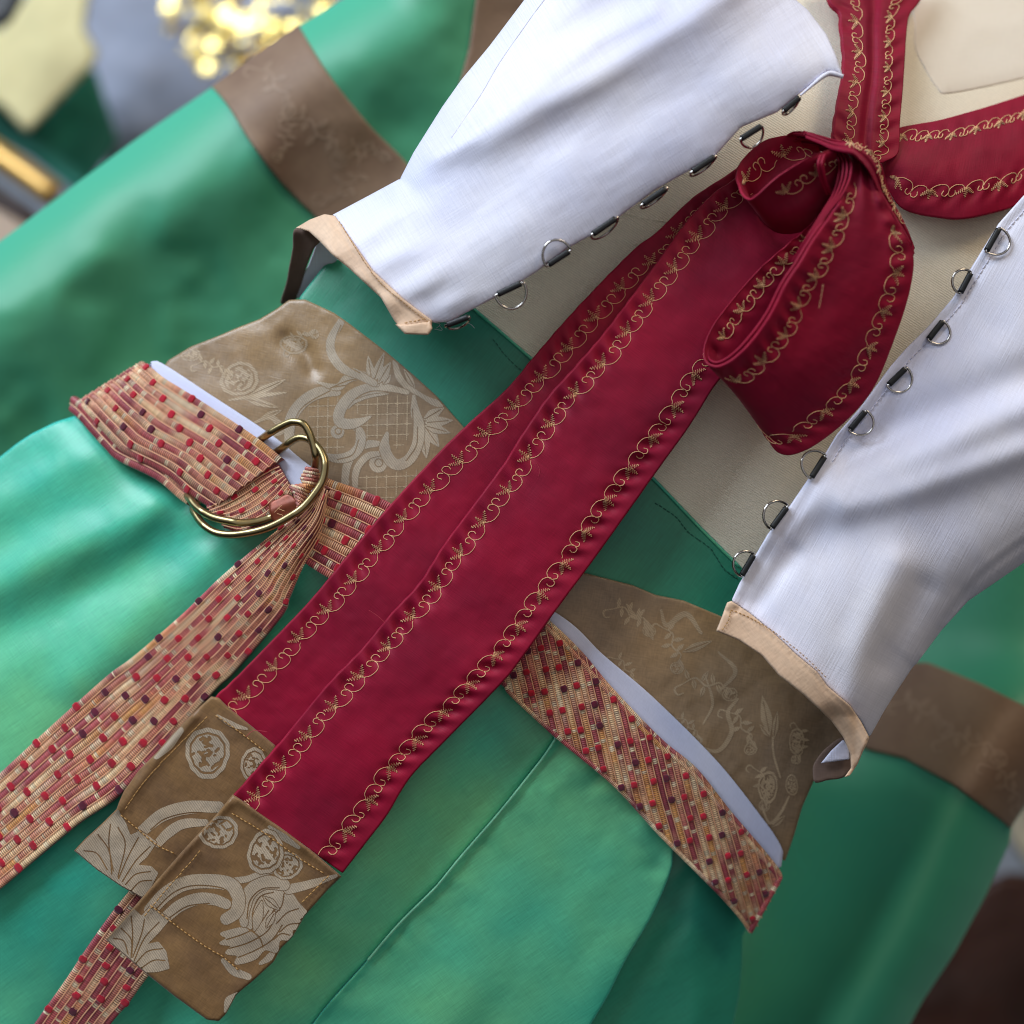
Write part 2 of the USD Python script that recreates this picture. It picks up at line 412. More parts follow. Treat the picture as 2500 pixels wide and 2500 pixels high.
def blossom(c, rx, ry, seed):
    rr_ = np.random.default_rng(seed); th = np.linspace(0, 2 * math.pi, 60)[:-1]
    wob = 1 + .05 * np.sin(2 * th + seed) + .035 * np.sin(3 * th + 2 * seed) + .02 * np.sin(11 * th)
    o = Polygon(np.stack([c[0] + rx * wob * np.cos(th), c[1] + ry * wob * np.sin(th)], 1))
    i = Polygon(np.stack([c[0] + rx * .82 * wob * np.cos(th), c[1] + ry * .82 * wob * np.sin(th)], 1))
    j = Polygon(np.stack([c[0] + rx * .73 * wob * np.cos(th), c[1] + ry * .73 * wob * np.sin(th)], 1))
    gaps = []                                                  # speckled heart: the ground shows through in small flecks
    for k in range(30):
        r_, a_ = .68 * math.sqrt(rr_.uniform(0, 1)), rr_.uniform(0, 6.28)
        e = np.array(c) + np.array([rx * r_ * math.cos(a_), ry * r_ * math.sin(a_)])
        gaps.append(LineString([e, e + rr_.normal(0, .05, 2) * (rx + ry)]).buffer(rr_.uniform(.05, .085) * min(rx, ry)))
    bits = [o.difference(i), j.difference(unary_union(gaps))]
    o_ = unary_union(bits); LIKE.append(o_)
    return o_


def spray(cx, cy, sc, rot, seed):
    """A flowering twig of the damask: bent stem, leaves in pairs, one blossom."""
    rr_ = np.random.default_rng(seed); ca, sa = math.cos(rot), math.sin(rot)
    T = lambda p: (cx + sc * (ca * p[0] - sa * p[1]), cy + sc * (sa * p[0] + ca * p[1]))
    st = [(-46, 10), (-22, -8), (4, 4), (30, -8), (44, 6)]
    g = [stroke([T(p) for p in st], 4.2 * sc, (.5, 1, 1, .6))]
    for px, py, a, l in ((-34, 0, -1.9, 26), (-26, -6, 1.3, 24), (-8, -2, -1.2, 28), (0, 4, 1.7, 26), (18, -2, -1.8, 24), (24, -6, 1.1, 26), (38, 0, .2, 24)):
        a += rr_.normal(0, .2); g.append(leaf(T((px, py)), T((px + l * math.cos(a), py + l * math.sin(a))), 11 * sc, sc > .8, .7))
    g.append(stroke([T(p) for p in ((-46, 10), (-60, 22), (-52, 34), (-40, 28))], 5 * sc, (.6, 1, .5)))
    g.append(blossom(T((56, 12)), 16 * sc, 15 * sc, seed))
    return unary_union(g)


# ---------------------------------------------------------------- the form's surfaces
A0 = 1390.


def torso(x, y):
    a, b = ab(x, y)
    w = -.020 - .055 * (1 - np.sqrt(np.maximum(1 - ((a - A0) / 900) ** 2, .02)))
    return w - .07 * (np.maximum(-600 - b, 0) / 500) ** 2


def on(f, off): return lambda x, y: f(x, y) + off


Zt1, Zt2, Zt3, Zt4, Zt5, Zt6 = Z(0, 0, 900), Z(800, 0, 900), Z(1600, 0, 900), Z(0, 800, 900), Z(800, 800, 900), Z(1600, 800, 900)
Zt7, Zt8, Zt9 = Z(0, 1600, 900), Z(800, 1600, 900), Z(1600, 1600, 900)
Zb, Zr, Zp, Zd = Z(1650, 250, 700), Z(350, 900, 600), Z(150, 1700, 700), Z(650, 700, 600)

# ---------------------------------------------------------------- background, far behind the form
def slab(name, poly, w, mat, label, cat, thick=.02, wav=.008, sc=90, seed=1, kind=None, part='cloth'):
    t = Thing(name, label, cat, kind=kind)
    t.add(part, region(poly, lambda x, y: w + wav * fb(x, y, sc, seed) * 2, 14, thick, 6), mat)
    t.done()


t = Thing('wall', kind='structure')
t.add('plaster', region([(-4500, -4500), (6500, -4500), (6500, 6500), (-4500, 6500)], lambda x, y: np.full(np.shape(x), -1.6), 500, .02, 0), 'wall'); t.done()
slab('hanging_cloth', [(120, -180), (560, -180), (560, 60), (470, 190), (380, 260), (260, 330), (170, 290), (130, 180)], -.95, 'grey_cloth', 'blurred grey blue cloth hanging behind the upper left green sleeve', 'cloth', wav=.02)
slab('folded_cloth', [(-140, 10), (0, 60), (60, -20), (100, -140), (190, -140), (160, 54), (186, 100), (176, 124), (52, 252), (6, 204), (-140, 120)], -.75, 'cream_cloth', 'blurred pale yellow cloth corner at the upper left edge of the photo', 'cloth')
slab('folded_cloth', [(-140, 120), (180, 130), (225, 270), (150, 370), (60, 300), (-140, 190)], -.85, 'teal_cloth', 'blurred dark teal cloth below the pale yellow cloth corner', 'cloth', seed=4)
slab('cushion', [(-150, 330), (10, 370), (70, 430), (40, 480), (-150, 560)], -.90, 'beige', 'blurred beige cushion under the gold rail at the left edge', 'cushion', part='cushion_cover')
slab('box', [(-90, -90), (34, -90), (44, 0), (20, 44), (-90, 90)], -.60, 'black', 'blurred black object in the extreme upper left corner', 'box', part='box_side')
t = Thing('rail', 'blurred gold rail with rounded end beside the left green sleeve', 'rail')
pa = uvw(*np.array([(-160, 190), (-40, 268), (60, 338), (100, 368)]).T, -.62)
pa = np.vstack([resample(pa, 20), pa[-1] + (pa[-1] - pa[-2]) * .06, pa[-1] + (pa[-1] - pa[-2]) * .1])
rr = np.r_[np.full(20, .0125), .0095, .004]
t.add('rail_bar', tube(pa, rr, 16), 'rod')
t.add('rail_base', region([(-160, 240), (-40, 322), (60, 390), (84, 420), (60, 432), (-160, 300)], lambda x, y: np.full(np.shape(x), -.64), 14, .012, 4), 'wood'); t.done()
t = Thing('sequin_garland', 'bright gold sequins glinting out of focus above the left sleeve', 'sequins')
r2 = np.random.default_rng(5)
WIN = np.array([-.95, 1.25, .68])
for k in range(120):
    while True:
        x, y = r2.uniform(320, 660), r2.uniform(-60, 165)
        if y < 160 - .35 * abs(x - 480) and y < 215 - .25 * x + 40: break
    c = uvw(x, y, -.85 + r2.uniform(-.05, .05))
    hv = (WIN - c) / np.linalg.norm(WIN - c) + (np.array([0, 0, D]) - c) / np.linalg.norm(np.array([0, 0, D]) - c)
    nrm = hv / np.linalg.norm(hv) + r2.normal(0, .16, 3); nrm /= np.linalg.norm(nrm)
    a = np.cross(nrm, (0, 1, .2)); a /= np.linalg.norm(a); b = np.cross(nrm, a)
    th = np.linspace(0, 2 * math.pi, 13)[:-1]; R = r2.uniform(.003, .0105)
    ring = c + R * (np.cos(th)[:, None] * a + np.sin(th)[:, None] * b)
    V = np.vstack([ring, c + nrm * R * .06, ring - nrm * .0003, c - nrm * .0003])
    F = [(i, (i + 1) % 12, 12) for i in range(12)] + [(13 + (i + 1) % 12, 13 + i, 25) for i in range(12)] + [(13 + i, 13 + (i + 1) % 12, i) for i in range(12)] + [((i + 1) % 12, i, 13 + (i + 1) % 12) for i in range(12)]
    t.add('sequin', (V, np.array(F), V[:, :2]), 'sequin')
t.done()
slab('chest', [(1560, 2100), (1740, 1830), (1850, 1668), (1900, 1645), (2100, 1660), (2100, 2100)], -.60, 'wood', 'blurred dark brown wooden chest in the lower right corner', 'chest', thick=.1, wav=.004, part='chest_side')
slab('vase', [(1880, 1500), (1925, 1450), (2060, 1400), (2060, 1660), (1940, 1640), (1905, 1590)], -.70, 'pale', 'blurred pale grey vase at the right edge above the brown chest', 'vase', thick=.05, part='vase_body')
slab('box', [(1896, 1440), (1940, 1380), (2060, 1330), (2060, 1450), (1910, 1500)], -.66, 'ochre', 'blurred ochre box at the right edge beside the brocade band', 'box', thick=.05, part='box_side')

# ---------------------------------------------------------------- dress form
t = Thing('dress_form', "cream canvas dressmaker's form showing between the white sleeves", 'dress form')
t.add('torso', region([(720, 600), (790, 430), (930, 300), (1120, 120), (1400, -60), (1700, -120), (2080, -120), (2080, 700), (1700, 1100), (1450, 1250), (1150, 1100), (800, 800)], torso, 14, .004, 6, ang=.62), 'canvas')
cap = Zt3([(1290, -160), (1345, 90), (1350, 250), (1400, 360), (1470, 470), (1540, 500), (1932, 420), (2200, 340), (2200, -160)])
t.add('bust_pad', region(cr(cap, 160, True), lambda x, y: torso(x, y) + .0012 + .004 * sstep(ldist(x, y, list(cap) + [cap[0]]), 0, 260), 9, .003, 26), 'neck_cap')
seam = cr(Zt2([(1330, 1060), (1500, 1105), (1640, 1140), (1790, 1165)]), 40)
t.add('seam', tube(uvw(seam[:, 0], seam[:, 1], torso(seam[:, 0], seam[:, 1]) + .0001), .00022, 5), 'canvas')
t.done()

# ---------------------------------------------------------------- hanging sleeves of the overgown (left and right, behind)
Lp = [(-160, 560), (0, 455), (144, 346), (252, 266), (324, 216), (396, 167), (470, 112), (562, 50), (660, -10), (760, -120), (1120, -120), (1040, 120), (900, 420), (700, 640), (560, 760), (330, 860), (-160, 990)]
Ltop = [(-160, 560), (0, 455), (144, 346), (396, 167), (562, 50), (700, -40)]


def wl(x, y):
    d = np.maximum(sdist(x, y, Ltop), 0)
    near = sstep(x * .75 + y * .66, 300, 820)
    f = .010 * np.sin((x * .8 - y * .6) / 70 + 2.2 * fb(x, y, 160, 2) * 3) * sstep(d, 30, 160)
    return -.105 - .03 * np.exp(-d / 45.) + .009 * gauss(d - 130, 120) - .022 * near + f * .22 + .004 * fb(x, y, 190, 3, 2) * sstep(d, 20, 120)


t = Thing('hanging_sleeve', 'green shot silk hanging sleeve with brown brocade bands, upper left behind white sleeve', 'sleeve')
t.add('silk', region(Lp, wl, 11, .002, 6), 'green_panel')
b1 = cr([(399, 163), (430, 200), (475, 272), (530, 345), (590, 405), (660, 470), (760, 420), (780, 330), (695, 234), (620, 140), (562, 46)], 120, False)
b1 = np.vstack([[(399, 163)], b1, [(562, 46), (480, 103)]])
t.add('brocade_band', region(Polygon(b1).buffer(0), on(wl, .003), 9, .0022, 5), 'brocade_far')
b2 = [(906, -60), (885, 90), (850, 220), (800, 320), (760, 420), (900, 420), (1040, 120), (1090, -60)]
t.add('brocade_band', region(b2, on(wl, .003), 9, .0022, 5), 'brocade_far')
# woven figures of the band
for k, (cx, cy, sc, ro) in enumerate(((520, 160, 1.0, .9), (600, 250, 1.15, .7), (650, 350, 1.0, 2.4), (540, 260, .7, 1.8), (690, 280, .7, .2))):
    t.add('woven_motif', region(spray(cx, cy, sc, ro, 500 + k).intersection(Polygon(b1).buffer(-6)), on(wl, .0032), 6, .0006, 0), 'far_motif')
t.done()

Rp = [(1500, 1440), (1560, 1400), (1640, 1330), (1730, 1230), (1820, 1100), (1960, 980), (2100, 940), (2100, 1300), (2000, 1430), (1942, 1508), (1909, 1560), (1905, 1590), (1860, 1690), (1800, 1800), (1740, 1890), (1660, 2040), (1250, 2040), (1250, 1700), (1400, 1560)]
Redge = [(2000, 1440), (1905, 1590), (1860, 1690), (1800, 1800), (1740, 1890), (1650, 2050)]


def wr(x, y):
    d = np.maximum(sdist(x, y, Redge), 0)
    far = sstep(1900 - x * 1.0 - (y - 1500) * .35, 60, 420)
    return -.10 - .03 * np.exp(-d / 40.) + .016 * gauss(d - 120, 90) - .05 * far + .005 * fb(x, y, 190, 11, 2) * sstep(d, 20, 130) - .03 * sstep(1500 - y, 0, 320)


t = Thing('hanging_sleeve', 'dark green silk hanging sleeve with brown brocade band, lower right behind right cuff', 'sleeve')
t.add('silk', region(Rp, wr, 11, .002, 6), 'green_panel')
rb = [(1560, 1385), (1643, 1416), (1704, 1430), (1798, 1481), (1895, 1553), (1990, 1640), (2100, 1700), (2100, 1420), (1940, 1335), (1850, 1290), (1750, 1250), (1690, 1250), (1600, 1300)]
t.add('brocade_band', region(Polygon(rb).buffer(0).intersection(Polygon(Rp).buffer(-1)), on(wr, .003), 9, .0022, 5), 'brocade_far')
for k, (cx, cy, sc, ro) in enumerate(((1740, 1340, 1.0, .5), (1830, 1400, 1.1, .3), (1900, 1480, 1.0, 1.0))):
    t.add('woven_motif', region(spray(cx, cy, sc, ro, 520 + k).intersection(Polygon(Rp).buffer(-6)), on(wr, .0032), 6, .0006, 0), 'far_motif')
t.done()

# ---------------------------------------------------------------- green gown: bodice and skirt
t = Thing('gown', 'glossy green shot silk gown with bodice and panelled skirt under the belt', 'gown')
bod = [(556, 590), (566, 560), (620, 490), (700, 470), (770, 500), (899, 583), (1007, 677), (1120, 790), (1236, 902), (1320, 990), (1395, 1065), (1440, 1120), (1420, 1220), (1250, 1220), (1060, 1120), (850, 880), (640, 660)]
wb = lambda x, y: torso(x, y) + .0022 + .0012 * fb(x, y, 60, 21)
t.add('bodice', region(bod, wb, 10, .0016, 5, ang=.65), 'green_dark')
top = cr([(880, 568), (899, 583), (1007, 677), (1120, 790), (1236, 902), (1320, 990), (1395, 1065)], 120)
t.add('piping', tube(uvw(top[:, 0] - 2, top[:, 1] + 3, wb(top[:, 0], top[:, 1]) + .0006), .0006, 6), 'green')
sl = cr([(1236, 949), (1275, 975), (1300, 1005), (1340, 1035), (1365, 1072), (1392, 1092)], 200)
sl2 = cr([(930, 640), (955, 672), (985, 700), (1010, 716)], 90)


def stitches(curve, wf, r=.00022, on_=6, off_=3, wob=1.2, seed=1):
    g = []; rr_ = np.random.default_rng(seed)
    n = len(curve); L = np.linalg.norm(np.diff(curve[:, :2], axis=0), axis=1).sum()
    c = resample(curve, max(int(L), 10)); i = 0
    while i + on_ < len(c):
        seg = c[i:i + on_ + 1:2] + rr_.normal(0, wob * .25, 2)
        w = wf(seg[:, 0], seg[:, 1]) + np.r_[0, np.full(len(seg) - 2, 1.3), 0] * r
        g.append(tube(uvw(seg[:, 0], seg[:, 1], w), r, 5)); i += on_ + off_
    return join(*g)


t.add('topstitching', join(stitches(sl, on(wb, .0002), .0002, 6, 3), stitches(sl2, on(wb, .0002), .00016, 6, 3)), 'stitch_green')

seamL = Zt8([(1190, 440), (1130, 530), (1060, 620), (900, 820), (700, 1050), (590, 1185)])
seamL2 = Zt8([(590, 1185), (540, 1240), (360, 1420), (180, 1630), (0, 1830), (-120, 1990)])
seam_all = cr(list(seamL) + list(seamL2)[1:], 200)
edgeR = cr(Zt8([(1820, 1050), (1780, 1180), (1690, 1380), (1560, 1600), (1470, 1780), (1380, 1932), (1300, 2080)]), 160)
F1 = Zt4([(960, 900), (800, 960), (600, 1060), (300, 1180), (-60, 1360)])
F2 = Zt4([(1010, 1000), (850, 1150), (650, 1290), (400, 1400), (-60, 1640)])
F3 = Zt4([(560, 600), (420, 700), (200, 840), (-60, 960)])
F4 = Zt4([(1180, 1130), (1000, 1330), (700, 1600), (400, 1850)])
F5 = Zt8([(860, 240), (600, 600), (300, 1000), (60, 1400)])
F6 = Zt8([(1240, 560), (1000, 1000), (700, 1500), (500, 1932)])


def skirt(x, y):
    a, b = ab(x, y)
    W = 900 + .25 * np.maximum(b - 200, 0)
    w = -.0195 - .055 * (1 - np.sqrt(np.maximum(1 - ((a - A0) / W) ** 2, .02)))
    w = w + .0035 * gauss(ldist(x, y, F1), 42) - .004 * gauss(ldist(x, y, F2), 48) + .002 * gauss(ldist(x, y, F3), 40) + .003 * gauss(ldist(x, y, F4), 45)
    w = w + .0022 * gauss(ldist(x, y, F5), 60) + .0015 * gauss(ldist(x, y, F6), 80)
    w = w + .006 * fb(x * .8 + y * .58, (y * .8 - x * .58) * .3, 120, 31, 2) + .0004 * fb(x, y, 30, 33)
    db = ldist(x, y, [(146, 768), (396, 960), (620, 1090), (950, 1290), (1400, 1740)])
    w = w + .0011 * np.sin(a / 15. + 5 * fb(x, y, 120, 35)) * np.exp(-db / 110.) * sstep(fb(x, y, 90, 37), -.1, .12)
    w = w - .006 * gauss(ldist(x, y, [(146, 768), (190, 812), (260, 870), (350, 935)]), 34)
    return w - .008 * sstep(y, 1640, 1960) * sstep(520 - x, 0, 260)


skL = [(-120, 905), (-60, 880), (0, 862), (30, 838), (60, 818), (105, 796), (150, 782), (260, 800), (500, 960), (800, 1150), (1046, 1385)] + [tuple(p) for p in seam_all[::8]] + [(540, 2060), (-120, 2060)]
skM = [tuple(p) for p in seam_all[::8]] + [(500, 2070), (1030, 2070)] + [tuple(p) for p in edgeR[::-8]] + [(1270, 1600), (1160, 1420), (1050, 1370)]
skR = [(980, 2070), (1100, 1900), (1200, 1600), (1180, 1400), (1300, 1480), (1420, 1600), (1425, 1680), (1415, 1740), (1401, 1765), (1400, 1820), (1395, 1880), (1378, 1960), (1350, 2070)]
t.add('skirt_panel', region(skL, skirt, 10, .0016, 6, ang=.95), 'green')
wm = lambda x, y: skirt(x, y) + .0024 + .0016 * gauss(ldist(x, y, seam_all), 7) + .001 * np.sin((x * .58 - y * .35) / 26 + fb(x, y, 80, 3) * 6) * gauss(ldist(x, y, seam_all), 70)
t.add('skirt_panel', region(skM, wm, 8, .0016, 5, ang=.95), 'green')
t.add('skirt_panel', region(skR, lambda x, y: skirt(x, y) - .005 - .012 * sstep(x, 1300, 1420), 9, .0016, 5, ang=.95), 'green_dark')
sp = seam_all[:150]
t.add('seam_fold', tube(uvw(sp[:, 0] + 1, sp[:, 1], wm(sp[:, 0], sp[:, 1]) + .0007), .0005, 8), 'fold_highlight')  # pale tube paints the bright line where the fold catches light
t.done()

# ---------------------------------------------------------------- brocade waistband
wbd = lambda x, y: torso(x, y) + .0045 + .002 * fb(x, y, 70, 41) + .0011 * fb(x * 1.0, y * .8, 30, 43, 2) * sstep(x, 1040, 1120) * sstep(1480 - x, 0, 200) - .0025 * gauss(ldist(x, y, Zt1([(1500, 1780), (1600, 1850), (1640, 1932)])), 18)
wtop = [(300, 705), (317, 680), (360, 654), (414, 633), (446, 619), (490, 602), (522, 583), (545, 566), (576, 565), (630, 590), (656, 608), (728, 663), (780, 707), (824, 747), (876, 807), (960, 930), (1040, 1040), (1100, 1080), (1194, 1104), (1236, 1122), (1290, 1133), (1359, 1162), (1470, 1220), (1590, 1350), (1600, 1440), (1535, 1474), (1513, 1524), (1500, 1570), (1490, 1600), (1481, 1625)]
wpoly = Polygon(wtop + [(1380, 1560), (1200, 1390), (1000, 1190), (700, 970), (500, 860)]).buffer(0)
t = Thing('waistband', 'taupe floral brocade waistband above the white strip and woven belt', 'waistband')
wb_panel = t.add('brocade_panel', region(wpoly, wbd, 5, .0016, 4, ang=.2), 'brocade')
mot = []
z = Zd
scroll = [
 (stroke(z([(590, 270), (510, 420), (520, 540), (600, 640), (720, 690), (850, 760)]), 17, (.8, 1, 1, 1, .7)), [z([(590, 300), (545, 420), (555, 520), (640, 620), (740, 680)])]),
 (unary_union([leaf(z([(840, 760)])[0], z([(930, 510)])[0], 16), leaf(z([(880, 760)])[0], z([(980, 590)])[0], 19), leaf(z([(830, 740)])[0], z([(800, 540)])[0], 15), leaf(z([(920, 770)])[0], z([(980, 690)])[0], 13)]), []),
 (stroke(z([(400, 750), (560, 790), (640, 720), (760, 700), (870, 770)]), 17, (.2, .7, 1, 1, .5)), [z([(500, 800), (640, 740), (760, 730), (860, 770)]), z([(520, 790), (700, 770), (860, 780)])]),
 (stroke(z([(1110, 830), (960, 800), (820, 800), (680, 850), (590, 950), (570, 1050), (640, 1080), (740, 1060), (820, 1020)]), 21, (.4, .7, 1, 1, 1, 1, .9, .2)), [z([(1050, 840), (850, 820), (720, 870), (640, 960), (630, 1010)])]),
 (stroke(z([(560, 830), (430, 830), (320, 880), (230, 970), (185, 1080), (180, 1200)]), 22, (.6, 1, 1, 1, 1, .8)), [z([(500, 820), (350, 900), (260, 980), (220, 1080)])]),
 (stroke(z([(640, 960), (700, 900), (800, 860), (960, 840)]), 9, (.3, 1, .8, .3)), []),
 (stroke(z([(1160, 860), (1170, 980), (1200, 1090), (1190, 1230), (1130, 1350), (1040, 1400), (970, 1360), (930, 1260), (950, 1150)]), 21, (.3, .8, 1, 1, 1, 1, 1, 1, .3)), [z([(1150, 960), (1150, 1120), (1080, 1290), (1010, 1300)]), z([(1190, 1100), (1180, 1250), (1100, 1370)])]),
 (Point(z([(560, 1140)])[0]).buffer(13).difference(Point(z([(566, 1136)])[0]).buffer(7).difference(Point(z([(566, 1136)])[0]).buffer(5))), []),
 (stroke(z([(690, 1080), (740, 1160), (730, 1260), (660, 1330), (560, 1350), (460, 1330)]), 19, (.6, 1, 1, 1, .9, .6)), [z([(700, 1120), (690, 1220), (620, 1290), (530, 1300)]), z([(730, 1200), (680, 1320), (560, 1360)])]),
 (stroke(z([(900, 1240), (800, 1240), (700, 1300), (640, 1400), (620, 1540)]), 17, (.7, 1, 1, 1, .9)), [z([(880, 1260), (760, 1290), (680, 1390), (650, 1520)])]),
 (stroke(z([(890, 1310), (800, 1330), (730, 1400), (700, 1480), (700, 1570)]), 13, (.7, 1, 1, 1, .8)), []),
 (Point(z([(880, 1390)])[0]).buffer(17).difference(Point(z([(885, 1385)])[0]).buffer(8.5).difference(Point(z([(885, 1385)])[0]).buffer(6.5))), []),
 (unary_union([leaf(z([(1230, 1050)])[0], z([(1400, 950)])[0], 20), leaf(z([(1240, 1070)])[0], z([(1470, 1050)])[0], 20), leaf(z([(1240, 1090)])[0], z([(1450, 1150)])[0], 18)]), []),
 (stroke(z([(1010, 590), (1040, 700), (1100, 780), (1180, 830), (1300, 900), (1440, 950)]), 13, (.7, 1, .8, .6, 1, .6)), []),
 (unary_union([leaf(z([(1170, 800)])[0], z([(1080, 640)])[0], 12), leaf(z([(1240, 1090)])[0], z([(1360, 1260)])[0], 24, g=.8), leaf(z([(1230, 1120)])[0], z([(1260, 1350)])[0], 22, g=.8)]), [])]
used = None
for sh, gr in scroll:
    for g in gr: sh = sh.difference(groove(g))
    if used is not None: sh = sh.difference(used.buffer(1.2))
    used = sh if used is None else used.union(sh)
    sh = sh.intersection(wpoly.buffer(-3))
    if sh.area > 8: t.add('woven_motif', region(sh, on(wbd, .00009), 4, .0003, 0, ang=.5), 'motif', parent=wb_panel)
lat = []
for i in range(14):
    for hv in (0, 1):
        ends = [(300, 860 + i * 82), (1180, 830 + i * 82)] if hv else [(330 + i * 78, 840), (318 + i * 78, 1760)]
        lat.append(LineString(z(ends)).buffer(1.0))
area = unary_union([Polygon(z([(330, 880), (560, 850), (620, 1000), (560, 1080), (640, 1330), (430, 1300), (330, 1150)])), Polygon(z([(680, 900), (960, 850), (1130, 850), (1150, 1100), (1080, 1260), (1000, 1280), (980, 1180), (900, 1200), (780, 1200), (740, 1090), (830, 1030), (700, 1000)])), Polygon(z([(700, 1480), (880, 1480), (1180, 1430), (1240, 1480), (900, 1740), (700, 1640)]))])
lt = unary_union(lat).intersection(area).difference(used.buffer(1)).intersection(wpoly.buffer(-3))
for k, (cx, cy, sc, ro) in enumerate(((400, 690, .62, .3), (560, 640, .6, -.5), (1190, 1160, .8, .5), (1270, 1215, .8, 1.2), (1330, 1290, .9, .2), (1400, 1370, .8, 1.0), (1180, 1260, .6, .9), (1440, 1480, .7, 1.3), (1510, 1400, .6, 1.6), (1300, 1370, .55, .8))):
    sh = spray(cx, cy, sc, ro, 300 + k).difference(used.buffer(2)).intersection(wpoly.buffer(-3))
    t.add('woven_motif', region(sh, on(wbd, .00010), 4, .0003, 0, ang=.5), 'motif_faint', parent=wb_panel)
t.add('woven_lattice', region(lt, on(wbd, .00008), 4, .0003, 0), 'motif_faint', parent=wb_panel)
z = Zt4
for sh in (unary_union([blossom(z([(1255, 270)])[0], 36, 32, 3), stroke(z([(1200, 380), (1330, 360), (1500, 340)]), 10, (.3, 1, .3)), leaf(z([(1300, 360)])[0], z([(1500, 270)])[0], 15), leaf(z([(1280, 370)])[0], z([(1460, 420)])[0], 14)]),
           blossom(z([(1540, 88)])[0], 28, 17, 5), unary_union([stroke(z([(1330, 500), (1420, 470), (1480, 540), (1400, 570)]), 12), leaf(z([(1360, 480)])[0], z([(1480, 430)])[0], 13)]), blossom(z([(1000, 140)])[0], 18, 13, 9)):
    t.add('woven_motif', region(sh.intersection(wpoly.buffer(-3)), on(wbd, .00009), 3.5, .0003, 0), 'motif_faint', parent=wb_panel)
z = Zt9
for sh in (unary_union([leaf(z([(600, 420)])[0], z([(560, 210)])[0], 22), leaf(z([(620, 440)])[0], z([(640, 290)])[0], 12), leaf(z([(600, 430)])[0], z([(545, 360)])[0], 10), stroke(z([(615, 430), (620, 520), (655, 640)]), 4, (1, 1, 1))]),
           blossom(z([(590, 690)])[0], 18, 32, 2), blossom(z([(740, 450)])[0], 15, 24, 4), blossom(z([(715, 680)])[0], 12, 20, 6),
           unary_union([stroke(z([(560, 800), (600, 880), (660, 820), (700, 740)]), 6, (.6, 1, .6)), leaf(z([(610, 900)])[0], z([(680, 840)])[0], 12)]),
           unary_union([stroke(z([(230, 480), (330, 500), (400, 400), (380, 300), (430, 230)]), 9, (.5, 1, 1, .6)).difference(groove(z([(260, 480), (340, 470), (380, 390)]), .9)), stroke(z([(260, 100), (300, 250), (250, 360)]), 6)])):
    t.add('woven_motif', region(sh.intersection(wpoly.buffer(-3)), on(wbd, .00009), 3.5, .0003, 0), 'motif_faint', parent=wb_panel)
z = Zt6
sh = unary_union([stroke(z([(-330 + 360, 1480), (60, 1560), (160, 1500), (240, 1600)]), 12), leaf(z([(-60, 1520)])[0], z([(-10, 1640)])[0], 16), stroke(z([(-150, 1450), (-100, 1520), (-60, 1480)]), 9), leaf(z([(140, 1700)])[0], z([(300, 1640)])[0], 16), stroke(z([(330, 1700), (420, 1800), (340, 1900)]), 9)])
t.add('woven_motif', region(sh.intersection(wpoly.buffer(-3)), on(wbd, .00009), 3.5, .0003, 0), 'motif_faint', parent=wb_panel)
t.done()

# ---------------------------------------------------------------- white strip behind the belt
t = Thing('underbelt', 'smooth white strip showing above the woven belt', 'belt')
ua = [(284, 690), (299, 682), (396, 744), (511, 820), (600, 890), (800, 1022), (1046, 1154), (1140, 1237), (1236, 1319), (1355, 1438), (1440, 1545), (1468, 1585), (1478, 1606)]
ub = [(x - 42, y + 58) for x, y in ua]; ub[-1] = (1474, 1636); ub[-2] = (1452, 1640); ub[0] = (262, 720)
rbn = Ribbon(ua, ub, 160, 12, lambda x, y, s, tt, W: torso(x, y) + .0075, .001, .0006)
t.add('strip', rbn.geo(), 'white_strip'); t.done()

# ---------------------------------------------------------------- woven belt with cords, tufts and two rings
PAL = [lin(c) for c in ((244, 212, 166), (230, 180, 138), (192, 92, 94), (246, 226, 188), (166, 70, 80), (226, 166, 96), (218, 146, 118), (146, 56, 70))]


